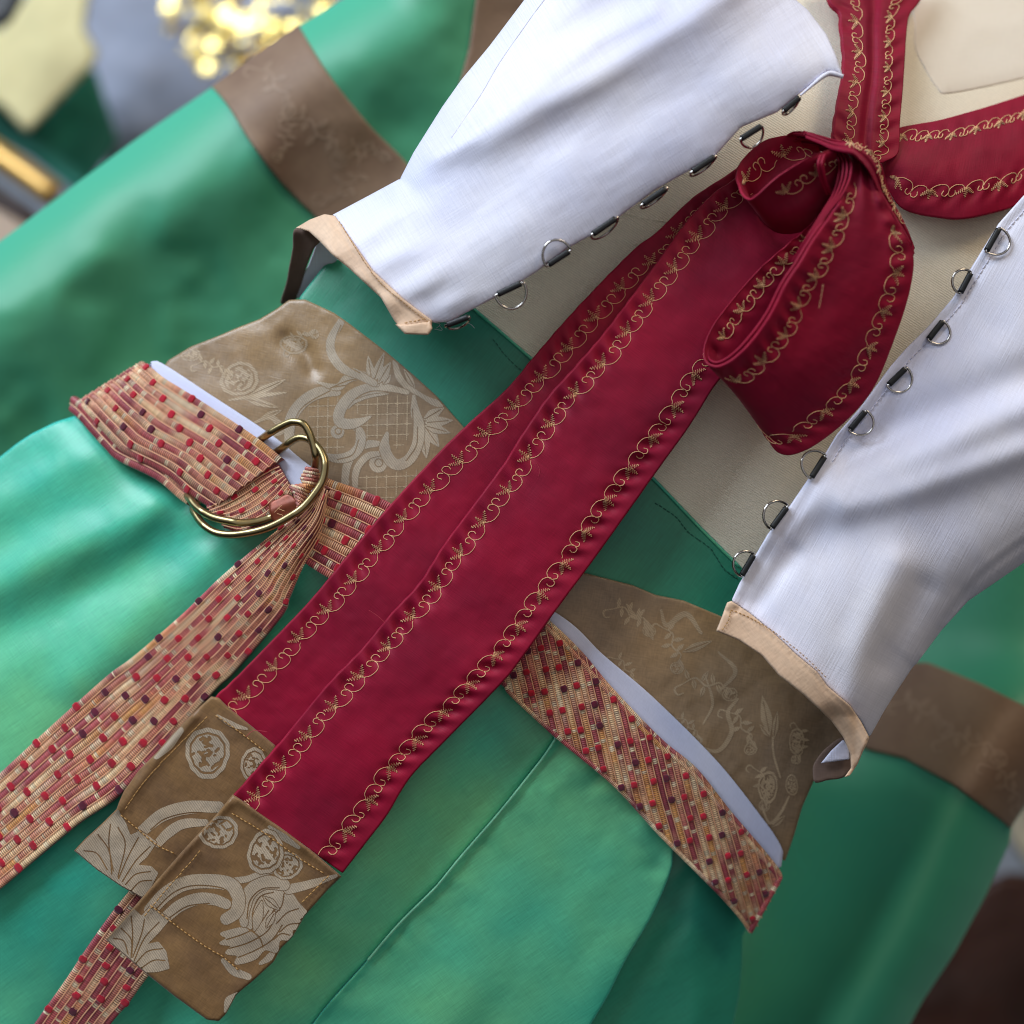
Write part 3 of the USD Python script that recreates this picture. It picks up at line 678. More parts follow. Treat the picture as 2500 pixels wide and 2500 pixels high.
def cord(path, nrm, half, seed, wts, pitch=4.2, height=.9):
    """A wrapped yarn lying along path (uvw), its windings as real bulges; half = half width in metres."""
    rr_ = np.random.default_rng(seed)
    d = np.r_[0, np.cumsum(np.linalg.norm(np.diff(path, axis=0), axis=1))]; L = d[-1]; p = pitch * QM
    n = max(int(L / p * 6), 8); q = np.linspace(0, L, n)
    c = np.stack([np.interp(q, d, path[:, k]) for k in range(3)], 1); nn = np.stack([np.interp(q, d, nrm[:, k]) for k in range(3)], 1)
    tan = np.gradient(c, axis=0); tan /= np.maximum(np.linalg.norm(tan, axis=1, keepdims=True), 1e-12)
    side = np.cross(nn, tan); side /= np.maximum(np.linalg.norm(side, axis=1, keepdims=True), 1e-12)
    ph = q / p + rr_.uniform(0, 1)
    bul = .55 + .45 * np.abs(np.sin(math.pi * ph)) ** .7
    hw = np.interp(q, d, np.broadcast_to(half, d.shape))
    th = np.linspace(0, math.pi, 7)
    V = c[:, None] + (np.cos(th)[None] * (hw * (.88 + .1 * bul))[:, None])[..., None] * side[:, None] + (np.sin(th)[None] * (hw * bul * height)[:, None])[..., None] * nn[:, None]
    # dye: runs of a few windings each, some windings single threads of another colour
    ks, cs, pos = [0.], [], 0.
    while pos < L:
        pos += rr_.uniform(22, 80) * QM; ks.append(pos)
    cs = np.array(PAL)[rr_.choice(len(PAL), size=len(ks), p=wts)]
    col = np.stack([np.interp(q, ks, cs[:, k]) for k in range(3)], 1)
    pos = rr_.uniform(0, 60) * QM
    while pos < L:                                             # short knots of pale yarn
        m = (q > pos) & (q < pos + rr_.uniform(5, 11) * QM); col[m] = np.array(lin((244, 226, 190))) * rr_.uniform(.7, 1.); pos += rr_.uniform(30, 110) * QM
    wi = np.floor(ph).astype(int); col = col * rr_.uniform(.8, 1.15, wi.max() + 2)[wi][:, None]
    gap = (np.abs(np.sin(math.pi * ph)) < .42)[:, None]        # the dark core shows between the windings
    col = np.where(gap, np.array(lin((112, 36, 50))), np.minimum(col, 1))
    r = np.arange(n * 7).reshape(n, 7)
    f = np.stack([r[:-1, :-1], r[1:, :-1], r[1:, 1:], r[:-1, 1:]], -1).reshape(-1, 4)
    f = np.vstack([f[:, [0, 1, 2]], f[:, [0, 2, 3]]])
    v = V.reshape(-1, 3); a = v[f[0]]
    if np.cross(a[1] - a[0], a[2] - a[0]) @ (V[0, 3] - c[0]) < 0 and False: f = f[:, ::-1]
    fn = np.cross(v[f[:, 1]] - v[f[:, 0]], v[f[:, 2]] - v[f[:, 0]])
    mid = v[f].mean(1) - c[np.minimum(f[:, 0] // 7, n - 1)]
    if (np.einsum('ij,ij->i', fn, mid) < 0).mean() > .5: f = f[:, ::-1]
    return v, f, v[:, :2], np.repeat(col, 7, 0)


tuft_count = [0]


def tuft(c, nrm, dirn, a, b, h, seed):
    """A cut pile tuft: a fuzzy little cushion."""
    rr_ = np.random.default_rng(seed)
    import trimesh
    m = ICO
    v = m[0].copy()
    v *= (1 + rr_.normal(0, .09, len(v)))[:, None]
    nrm = nrm / np.linalg.norm(nrm); dirn = dirn - nrm * (dirn @ nrm); dirn /= np.linalg.norm(dirn); sd = np.cross(nrm, dirn)
    sq = np.sign(v[:, :2]) * np.abs(v[:, :2]) ** .6
    P = c + sq[:, :1] * a * dirn + sq[:, 1:2] * b * sd + v[:, 2:] * h * nrm
    col = np.array(lin((172, 14, 42) if rr_.uniform() < .66 else (92, 14, 44))) * rr_.uniform(.8, 1.15)
    return P, m[1], P[:, :2], np.repeat(col[None], len(P), 0) * rr_.uniform(.75, 1.25, (len(P), 1))


import trimesh
_i = trimesh.creation.icosphere(2); ICO = (np.array(_i.vertices), np.array(_i.faces))
t = Thing('woven_belt', 'rose and gold woven belt with red tufts and two brass rings around the waist', 'belt')
W_NORMAL = np.array([.19, .18, .20, .09, .13, .04, .13, .04]); W_NORMAL /= W_NORMAL.sum()
W_GOLD = np.array([.18, .12, .16, .06, .17, .16, .05, .10]); W_GOLD /= W_GOLD.sum()
W_PLUM = np.array([.07, .08, .20, .06, .27, .03, .12, .17]); W_PLUM /= W_PLUM.sum()
seedn = [100]


def corded(rb, parent, n, wts, s0=0., s1=1., tufts=True, every=58, warp=True, thr='thread_pale', height=.62):
    """Cords side by side along a ribbon, pale warp threads between, tufts on top."""
    ns = max(int(rb.L / 4), 20); ss = np.linspace(rb.L * s0, rb.L * s1, ns)
    Wm = np.interp(ss, rb.sl, rb.W) * QM * (1 - rb.U[..., 2].mean() / D)
    for i in range(n):
        tt = np.full(ns, (i + .5) / n)
        P = rb.at(ss, tt, 0.); P2 = rb.at(ss, tt, .001); nn = (P2 - P) / .001
        seedn[0] += 1
        t.add('cord', cord(P - nn * .0002, nn, Wm / n / 2 * .93, seedn[0], wts, height=height), 'yarn', parent=parent)
        if warp and i:
            Pw = rb.at(ss, np.full(ns, i / n), .00075)
            t.add('warp_thread', tube(Pw, .00027, 5), thr, parent=parent)
    if tufts:                                                  # in staggered rows, every third cord
        for k, pos in enumerate(np.arange(rb.L * s0 + 14, rb.L * s1 - 8, every)):
            for i in range(n):
                if (i + 2 * k) % 3 or tuft_count[0] >= 299 or rng.uniform() > .94: continue
                ps_ = pos + rng.uniform(-2.5, 2.5)
                c = rb.at([ps_], [(i + .5) / n], .0007)[0]; c2 = rb.at([min(ps_ + 4, rb.L)], [(i + .5) / n], .0007)[0]
                nr = rb.at([ps_], [(i + .5) / n], .002)[0] - c
                w_ = np.interp(ps_, rb.sl, rb.W) * QM / n / 2
                t.add('tuft', tuft(c, nr, c2 - c + 1e-9, .00150 * rng.uniform(.9, 1.1), w_ * 1.12, .0006, seedn[0] * 991 + k * 31 + i), 'tuft', parent=parent)
                tuft_count[0] += 1


# right band, bias cut: cords run across it
zu = [(600, 888)] + [(618, 901), (730, 945), (860, 1030), (950, 1100), (1039, 1176), (1100, 1236), (1151, 1297), (1244, 1394), (1313, 1452), (1376, 1531), (1440, 1606), (1470, 1645), (1473, 1660)]
zl = [(560, 1050)] + [(585, 1070), (640, 1105), (740, 1170), (850, 1235), (946, 1290), (964, 1312), (1050, 1391), (1158, 1481), (1244, 1574), (1313, 1643), (1366, 1696), (1402, 1738), (1418, 1764)]
rightband = Ribbon(zu, zl, 300, 22, lambda x, y, s, tt, W: torso(x, y) + .0105 + .0008 * fb(x, y, 40, 51) + .0012 * np.sin(math.pi * tt) - .006 * sstep(s, 1020, 1180) * tt, .0022, .0012)
pr = t.add('band', rightband.geo(), 'band_core', label='right part of the belt, cut on the bias')
# left visible end of it, straight ribs along
e0, e1 = .0, .30
corded(rightband, pr, 10, W_NORMAL, .0, .33, every=36)
Pu, Pl = cr(zu, 600), cr(zl, 600)
start = np.where(Pu[:, 0] > 990)[0][0]
x_at = np.arange(925, 1500, 12.2)
cu = LineString(Pu[:, :2]); cl = LineString(Pl[:, :2]); bandpoly = Polygon(np.vstack([Pu[:, :2], Pl[::-1, :2]])).buffer(0)
wr_ = lambda x, y: torso(x, y) + .0108
for i, xs in enumerate(np.arange(640, 1560, 12.6)):
    ln = LineString([(xs, 1000), (xs + .17 * 160 + .06 * 160, 1160), (xs + 120, 1500), (xs + 235, 1900)])
    seg = ln.intersection(bandpoly.buffer(-3).intersection(box(925, 0, 1932, 1932)))
    if seg.is_empty or seg.length < 24: continue
    seg = max(getattr(seg, 'geoms', [seg]), key=lambda g: g.length)
    c = resample(np.array(seg.coords), max(int(seg.length / 4), 6))
    # place on the ribbon's own surface
    V = rightband.front.reshape(-1, 3)
    gx = (V[:, 0] / ((D - V[:, 2]) / D) / S + .5) * N; gy = (.5 - V[:, 1] / ((D - V[:, 2]) / D) / S) * N
    from scipy.spatial import cKDTree
    if i == 0 or 'kt' not in globals(): kt = cKDTree(np.stack([gx, gy], 1))
    dd, ii = kt.query(c, k=4); wgt = 1 / (dd + .3); wgt /= wgt.sum(1, keepdims=True)
    w = (V[ii, 2] * wgt).sum(1)
    P = uvw(c[:, 0], c[:, 1], w); nn = (rightband.n.reshape(-1, 3)[ii] * wgt[..., None]).sum(1)
    seedn[0] += 1
    t.add('cord', cord(P - nn * .0003, nn, 5.9 * QM, seedn[0], W_GOLD, 4.0, .7), 'yarn', parent=pr)
    wl_ = tube(uvw(c[:, 0] + 6.3, c[:, 1], w + .0006), .00022, 5)
    t.add('warp_thread', wl_, 'thread_pale', parent=pr)
    # tufts in rows along the band
    for k in range(40):
        yl = 900 + 40 * k + .0 * i - .14 * (c[0, 0] - 1000)
        if (2 * i + k) % 5 not in (0, 1) or not (c[0, 1] < yl < c[-1, 1]) or rng.uniform() > .95: continue
        j = int(np.clip(np.searchsorted(c[:, 1], yl), 1, len(c) - 2))
        t.add('tuft', tuft(P[j] + nn[j] * .0008, nn[j], P[min(j + 1, len(P) - 1)] - P[max(j - 1, 0)], (.00145), 6.8 * QM, .0007, 7000 + i * 50 + k), 'tuft', parent=pr); tuft_count[0] += 1

for te in (.012, .075, .985):                                    # rolled edges
    ss = np.linspace(rightband.L * .36, rightband.L * .995, 260); P = rightband.at(ss, np.full(260, te), 0.); nn = (rightband.at(ss, np.full(260, te), .001) - P) / .001
    seedn[0] += 1
    t.add('cord', cord(P - nn * .0001, nn, 5.4 * QM, seedn[0], W_GOLD if te < .5 or te > .9 else W_PLUM, 3.4, 1.0), 'yarn', parent=pr)
ss = np.full(40, rightband.L * .993); P = rightband.at(ss, np.linspace(0, 1, 40), 0.); nn = (rightband.at(ss, np.linspace(0, 1, 40), .001) - P) / .001
t.add('cord', cord(P, nn, 7 * QM, 4242, W_PLUM, 4, 1.0), 'yarn', parent=pr)
# left band
lu = Zt4([(750, 176), (790, 205), (860, 262), (950, 318), (1050, 380), (1250, 510), (1380, 600), (1480, 682)])
ll = Zt4([(392, 400), (440, 440), (520, 530), (590, 606), (650, 660), (850, 760), (980, 868), (1108, 955)])
leftband = Ribbon(lu, ll, 200, 22, lambda x, y, s, tt, W: torso(x, y) + .0115 + .0012 * np.sin(math.pi * tt) + .004 * sstep(s, 300, 480) - .006 * np.exp(-s / 14.) - .0020 * sstep(tt, .8, 1), .0026, .0014)
pl = t.add('band', leftband.geo(), 'band_core', label='left part of the belt folded through the rings')
corded(leftband, pl, 11, W_NORMAL, 0.0, 1., every=36)
ss = np.full(40, leftband.L * .012); P = leftband.at(ss, np.linspace(0, 1, 40), 0.); nn = (leftband.at(ss, np.linspace(0, 1, 40), .001) - P) / .001
t.add('cord', cord(P, nn, 6 * QM, 4343, W_PLUM, 4, 1.0), 'yarn', parent=pl)
# doubled edge below the left band
le = np.array(cr(ll, 80)); 
under = Ribbon(np.c_[le[:70] + [-4, -16], ], np.c_[le[:70] + [-9, 15]], 120, 6, lambda x, y, s, tt, W: torso(x, y) + .0085 - .006 * np.exp(-s / 14.), .0016, .001)
pu = t.add('band', under.geo(), 'band_core', label='under layer at the lower edge of the left band')
corded(under, pu, 2, W_PLUM, 0, 1, False)
# straps inside the rings
sa = Zr([(490, 1080), (700, 950), (880, 830), (1000, 770), (1060, 750)])
sb = Zr([(640, 1250), (800, 1290), (1000, 1210), (1110, 1090), (1180, 960)])
strap = Ribbon(sa, sb, 120, 12, lambda x, y, s, tt, W: torso(x, y) + .0105, .002, .001)
ps = t.add('strap', strap.geo(), 'band_core', label='strap passing under the rings')
corded(strap, ps, 9, W_PLUM, 0, 1, True, 40)
ra = Zr([(1270, 765), (1225, 860), (1235, 900), (1140, 920), (1180, 1000), (1200, 1090), (1190, 1180)])
rbp = Zr([(1385, 790), (1380, 880), (1330, 960), (1290, 1020), (1260, 1080), (1230, 1140), (1215, 1210)])
roll_ = Ribbon(ra, rbp, 120, 12, lambda x, y, s, tt, W: torso(x, y) + .014 + .0035 * np.sin(math.pi * tt), .002, .001)
pk = t.add('strap', roll_.geo(), 'band_core', label='rolled strap edge held by the rings')
NC = 17
for i in range(NC):
    tt = np.linspace(0.02, .98, 18); ss = np.full(18, roll_.L * (i + .5) / NC)
    P = roll_.at(ss, tt, 0); nn = (roll_.at(ss, tt, .001) - P) / .001
    seedn[0] += 1
    t.add('cord', cord(P - nn * .0002, nn, roll_.L / NC / 2 * QM * .95, seedn[0], W_NORMAL, 2.8), 'yarn', parent=pk)
cp = Polygon(cr(Zr([(990, 1070), (1060, 1020), (1140, 985), (1210, 1040), (1200, 1130), (1110, 1175), (1020, 1200)]), 60, True))
t.add('satin_lining', region(cp, lambda x, y: torso(x, y) + .0142 + .0009 * gauss(ldist(x, y, Zr([(1000, 1130), (1100, 1080), (1200, 1050)])), 10), 4, .0012, 4), 'copper', label='copper satin lining turned up inside the rings')
for pts in ([(1030, 1130), (1070, 1090), (1090, 1075)], [(1060, 1100), (1110, 1120)], [(1050, 1140), (1090, 1150), (1100, 1170)]):
    c = cr(Zr(pts), 12); t.add('loose_thread', tube(uvw(c[:, 0], c[:, 1], torso(c[:, 0], c[:, 1]) + .0172), .0001, 4), 'thread')

# hanging tail in front
ta = [(613, 914), (597, 935), (582, 952), (534, 990), (474, 1038), (414, 1089), (342, 1159), (252, 1237), (202, 1274), (100, 1366), (0, 1459), (-60, 1512)]
tb = [(616, 930), (614, 960), (606, 1007), (570, 1075), (546, 1127), (529, 1165), (440, 1270), (405, 1303), (310, 1410), (223, 1502), (137, 1562), (0, 1676), (-60, 1722)]


def wtail(x, y, s, tt, W):
    base = torso(x, y) + .016 - .004 * sstep(s, 100, 400)
    return base + .0035 * np.sin(math.pi * np.clip(tt, 0, 1)) * np.exp(-s / 160.) - .008 * sstep(tt, .6, 1) * np.exp(-s / 180.) + .0012 * np.sin(s / 90.) * (tt - .5)


tail = Ribbon(ta, tb, 300, 20, wtail, .0022, .0012)
pt = t.add('tail', tail.geo(), 'band_core', label='free belt tail hanging in front of the skirt')
corded(tail, pt, 12, W_NORMAL, .0, 1., every=37)
# second tail, under the brocade tips
t2a = [(420, 1440), (340, 1560), (260, 1660), (205, 1729), (162, 1790), (119, 1855), (65, 1932), (20, 2000)]
t2b = [(520, 1530), (430, 1660), (350, 1760), (281, 1841), (245, 1890), (209, 1932), (170, 2000)]
tail2 = Ribbon(t2a, t2b, 220, 16, lambda x, y, s, tt, W: torso(x, y) + .0085 - .003 * tt, .0022, .0012)
p2 = t.add('tail', tail2.geo(), 'band_core', label='plum coloured belt end below the brocade tips')
corded(tail2, p2, 9, W_PLUM, .3, 1., every=36)

# rings
def ringpath(pts, woff, n=160):
    c = cr(Zr(pts), n, True)
    return c


def ring_w(c, base, tilt=0.):
    return torso(c[:, 0], c[:, 1]) + base + tilt


rA = cr(Zr([(640, 770), (960, 530), (1130, 432), (1200, 420), (1262, 440), (1310, 520), (1346, 640), (1352, 740), (1320, 860), (1230, 990), (1110, 1110), (960, 1185), (785, 1212), (660, 1196), (540, 1165), (430, 1100), (370, 1030), (350, 985), (440, 900)]), 220, True)
rB = cr(Zr([(740, 850), (1060, 645), (1190, 555), (1270, 545), (1340, 585), (1395, 650), (1428, 740), (1415, 860), (1370, 950), (1260, 1085), (1130, 1175), (980, 1250), (830, 1290), (690, 1306), (570, 1290), (480, 1235), (420, 1160), (395, 1090), (480, 1010)]), 220, True)


def along(c, keys):
    th = np.linspace(0, 1, len(c)); return np.interp(th, [k[0] for k in keys], [k[1] for k in keys])


# the straight bar (start of the curve) runs through the fold of the left band; the bow of ring A dips under the strap
wA = ring_w(rA, along(rA, [(0, .006), (.125, .007), (.165, .0155), (.26, .0185), (.36, .0175), (.40, .0115), (.60, .0115), (.645, .014), (.70, .0175), (.80, .017), (.845, .012), (.875, .006), (1, .006)]))
wB = ring_w(rB, along(rB, [(0, .005), (.125, .006), (.175, .0135), (.25, .0165), (.33, .0195), (.5, .0205), (.65, .0185), (.78, .015), (.825, .010), (.855, .005), (1, .005)]))
for nm, c, w, lb in (('ring', rA, wA, 'upper brass ring'), ('ring', rB, wB, 'lower brass ring')):
    t.add(nm, tube(uvw(c[:, 0], c[:, 1], w), .00165, 12, True), 'brass', label=lb)
t.done()

# ---------------------------------------------------------------- crimson sash with embroidery
PER = 74.7
ARC1 = [(0, 0), (11.6, -8.7), (25, -10.7), (33, -8.3), (37.6, -1.2), (36.6, 8.5)]
HK1 = [(36.6, 8.5), (31.6, 13.7), (26, 12.6), (24.7, 8.8), (27, 2.8)]
HK2 = [(36.6, 8.5), (38.4, 13.6), (45.6, 13.8), (50, 8.2), (49, 2.4)]
ARC2 = [(38, 3.4), (40.6, -2.5), (49.8, -8.8), (64, -8), (70, -2.3), (74.7, 0)]


def zig(p0, p1, wd, n):
    p0, p1 = np.array(p0, float), np.array(p1, float); e = (p1 - p0) / np.linalg.norm(p1 - p0); nn = np.array([-e[1], e[0]])
    out = [p0]
    for i in range(n):
        f = (i + .6) / n; k = wd * (.55 + .6 * math.sin(math.pi * min(f + .15, 1)))
        out.append(p0 + (p1 - p0) * f + nn * k * (.5 if i % 2 else -.5))
    return np.array(out + [p1])


def motif(rb, s0, t_line, out, scale=1., r=.00015, seed=0, flip=1, smax=None):
    """One repeat of the vine on a ribbon: stem arcs, curled tendrils and a three-leaved sprig in satin stitch. out = +1/-1: which edge the sprig points to."""
    rr_ = np.random.default_rng(seed); parts = []
    W = np.interp(s0, rb.sl, rb.W)
    i_, j_ = int(np.interp(s0 + 30 * flip, rb.sl, np.arange(rb.ns))), int(np.interp(t_line, rb.t, np.arange(rb.nt)))
    away = rb.n[i_, j_, 2] < 0                                # the side of the cloth that is turned to the viewer

    scale = scale * rr_.uniform(.90, 1.08); t_line = t_line + rr_.normal(0, 1.8) / W

    def put(pts, rad, smooth=True, n=None):
        p = np.asarray(pts, float)
        p = p + rr_.normal(0, .8, 2)
        if smooth: p = cr(p, n or max(int(len(p) * 5), 10))
        sl = s0 + p[:, 0] * flip * scale; tt = t_line + out * p[:, 1] * scale / W
        ok = (sl > 1) & (sl < rb.L - 1) & (tt > .004) & (tt < .996)
        if ok.sum() < 3: return
        idx = np.where(ok)[0]; idx = idx[: np.argmax(np.diff(np.r_[idx, 1e9]) > 1) + 1]
        if len(idx) < 3: return
        parts.append(tube(rb.at(sl[idx], tt[idx], (-rb.thick - rad * .75) if away else rad * .75), rad, 5))
    put(ARC1, r * .8); put(HK1, r * .95); put(HK2, r * .95); put(ARC2, r * .8)
    j = lambda: rr_.normal(0, .8, 2)
    put(zig((0, 1), np.array((-18.6, 15)) + j(), 7.6, 11), r * 1.1, False)
    put(zig((0, 1), np.array((17.6, 15.5)) + j(), 7.6, 11), r * 1.1, False)
    put(zig((-.5, 3), np.array((-1.5, 22.5)) + j(), 7.4, 9), r * 1.1, False)
    return join(*parts) if parts else None


def line(th, rb, parent, t_line, out, s0=0., s1=None, scale=1., flip=1, mat='thread', seed=0, r=.000155):
    s1 = s1 or rb.L; s = s0; k = 0
    while s < s1 - 10:
        g = motif(rb, s if flip > 0 else s + PER * scale, t_line(s) if callable(t_line) else t_line, out, scale, r, seed * 100 + k, flip)
        if g is not None: th.add('embroidery', g, mat, parent=parent)
        s += PER * scale; k += 1


def pucker(lines, amp=.0010):
    """Cloth pulled in beside each line of embroidery. lines: (t, out)"""
    def f(s, tt, W):
        d = 0
        for tl, out in lines:
            yl = (tt - tl) * W * out
            ph = (s + .45 * yl) / (PER / 2) * 2 * math.pi
            d = d - amp * gauss(yl - 12, 17) * (.5 + .5 * np.cos(ph)) * (.5 + 1.3 * np.abs(np.sin(s / 171. + tl * 9)))
        return d
    return f


sash = Thing('sash', 'crimson sash tied in a bow with gold vine embroidery and brocade tips', 'sash')
SA = [(1420, 288), (1380, 324), (1308, 372), (1236, 440), (1194, 472), (1086, 583), (1014, 665), (956, 733), (877, 805), (812, 870), (733, 956), (683, 1014), (594, 1122), (540, 1180), (439, 1284), (414, 1306), (396, 1330)]
SB = [(x + 165 + 25 * min(1, i / 6), y + 145 + 15 * min(1, i / 6)) for i, (x, y) in enumerate(SA)]
pk1 = pucker([(.17, -1), (.83, 1)])
rear = Ribbon(SA, SB, 420, 56, lambda x, y, s, tt, W: -.0055 - .004 * sstep(260 - s, 0, 260) + pk1(s, tt, W) + .0016 * fb(x, y, 55, 61) + .0015 * np.sin(s / 130.) * (tt - .3), .0013, .0006)
pr_ = sash.add('tail', rear.geo(), 'crimson', label='rear sash tail, left of the front one')
line(sash, rear, pr_, .17, -1, 60, flip=-1, seed=1)
FA = [(1430, 300), (1387, 336), (1344, 366), (1290, 424), (1236, 499), (1147, 618), (1086, 690), (1032, 751), (978, 830), (949, 877), (884, 964), (834, 1032), (791, 1100), (737, 1158), (683, 1223), (618, 1291), (562, 1358), (518, 1412), (439, 1501)]
FB = [(1600, 420), (1575, 450), (1540, 500), (1480, 580), (1400, 672), (1351, 726), (1301, 805), (1236, 895), (1172, 985), (1115, 1064), (1050, 1151), (978, 1252), (940, 1297), (848, 1391), (776, 1466), (733, 1535), (701, 1578), (647, 1648)]
pk2 = pucker([(.165, -1), (.80, 1)], .0014)
front = Ribbon(FA, FB, 440, 60, lambda x, y, s, tt, W: .004 + pk2(s, tt, W) + .0022 * fb(x, y, 70, 63) + .0018 * np.sin(s / 150. + 1) * (tt - .5) + .001 * np.sin(tt * 3.1), .0014, .0006)
pf = sash.add('tail', front.geo(), 'crimson', label='front sash tail with both embroidered borders in view')
line(sash, front, pf, .165, -1, 40, flip=-1, seed=2)
line(sash, front, pf, .80, 1, 330, flip=1, seed=3, mat='thread', scale=.97)

# brocade tips
tipR = Zp([(1010, 0), (1060, 10), (1120, 70), (1440, 330), (1500, 480), (1300, 800), (760, 1300), (560, 1370), (500, 1335), (400, 1280), (240, 1170), (85, 1040), (160, 960), (270, 860), (372, 760), (385, 720), (420, 640), (520, 500), (640, 380), (760, 240), (900, 100)])
tipF = Zp([(1155, 660), (1200, 690), (1500, 900), (1700, 1050), (1890, 1215), (1800, 1300), (1640, 1480), (1560, 1620), (1480, 1700), (1430, 1790), (1300, 1910), (1180, 2010), (1110, 2140), (1060, 2190), (980, 2180), (760, 2020), (560, 1860), (420, 1740), (300, 1640), (420, 1500), (600, 1290), (800, 1060), (900, 950), (1050, 790)])
wtR = lambda x, y: -.0030 + .0016 * fb(x, y, 50, 71) + .0012 * gauss(ldist(x, y, Zp([(390, 760), (640, 430), (900, 140)])), 9)
wtF = lambda x, y: .0055 + .0016 * fb(x, y, 55, 73) + .0010 * gauss(ldist(x, y, Zp([(330, 1600), (700, 1190), (1130, 720)])), 9) + .001 * gauss(ldist(x, y, Zp([(1200, 700), (1560, 960), (1860, 1200)])), 9)
pR = sash.add('brocade_tip', region(tipR, wtR, 4.5, .0024, 4, ang=.6), 'brocade_gold', label='rear brocade sash end')
pF = sash.add('brocade_tip', region(tipF, wtF, 4.5, .0026, 4, ang=.6), 'brocade_gold', label='front brocade sash end')
z = Zp
PR, PF = Polygon(tipR).buffer(-2), Polygon(tipF).buffer(-2)


def motifs(items, P, wf, par, mat='motif'):
    used = None
    for sh, gr in items:
        if not any(sh is q for q in LIKE) and (gr or sh.area / sh.length > 2.2): sh = sh.buffer(2.0 if gr else .9)
        for g in gr: sh = sh.difference(groove(z(g), 1.25))
        if used is not None: sh = sh.difference(used.buffer(1.4))
        used = sh if used is None else used.union(sh)
        sh = sh.intersection(P)
        if sh.area > 8: sash.add('woven_motif', region(sh, on(wf, .0001), 4, .0003, 0, ang=.5), mat, parent=par)


motifs([(blossom(z([(985, 380)])[0], 44, 46, 11), []), (blossom(z([(1300, 470)])[0], 26, 34, 12), []),
        (Polygon(z([(90, 1040), (250, 880), (375, 765), (430, 860), (460, 945), (530, 910), (635, 985), (570, 1080), (500, 1140), (600, 1150), (645, 1190), (600, 1280), (540, 1345), (500, 1330), (240, 1165)])),
         [[(245, 930), (320, 1040), (340, 1200)], [(330, 860), (320, 1000), (350, 1180)], [(380, 880), (430, 1000), (380, 1220)], [(520, 950), (450, 1080), (385, 1230)], [(600, 1010), (500, 1110), (410, 1250)], [(600, 1180), (500, 1200), (430, 1270)], [(610, 1240), (530, 1250), (470, 1310)], [(150, 1040), (240, 1060), (310, 1170)]]),
        (stroke(z([(545, 905), (680, 800), (850, 750), (1060, 745)]), 21, (.8, 1, 1, .8)), [[(600, 900), (700, 825), (860, 785), (1040, 790)]]),
        (stroke(z([(650, 990), (720, 920), (820, 860), (970, 850)]), 18, (.8, 1, .9, .6)), []),
        (stroke(z([(1050, 130), (1150, 190), (1250, 220)]), 10, (.3, 1, .3)), []),
        (stroke(z([(800, 230), (720, 330), (640, 400)]), 17, (.7, 1, .7)), [])], PR, wtR, pR)
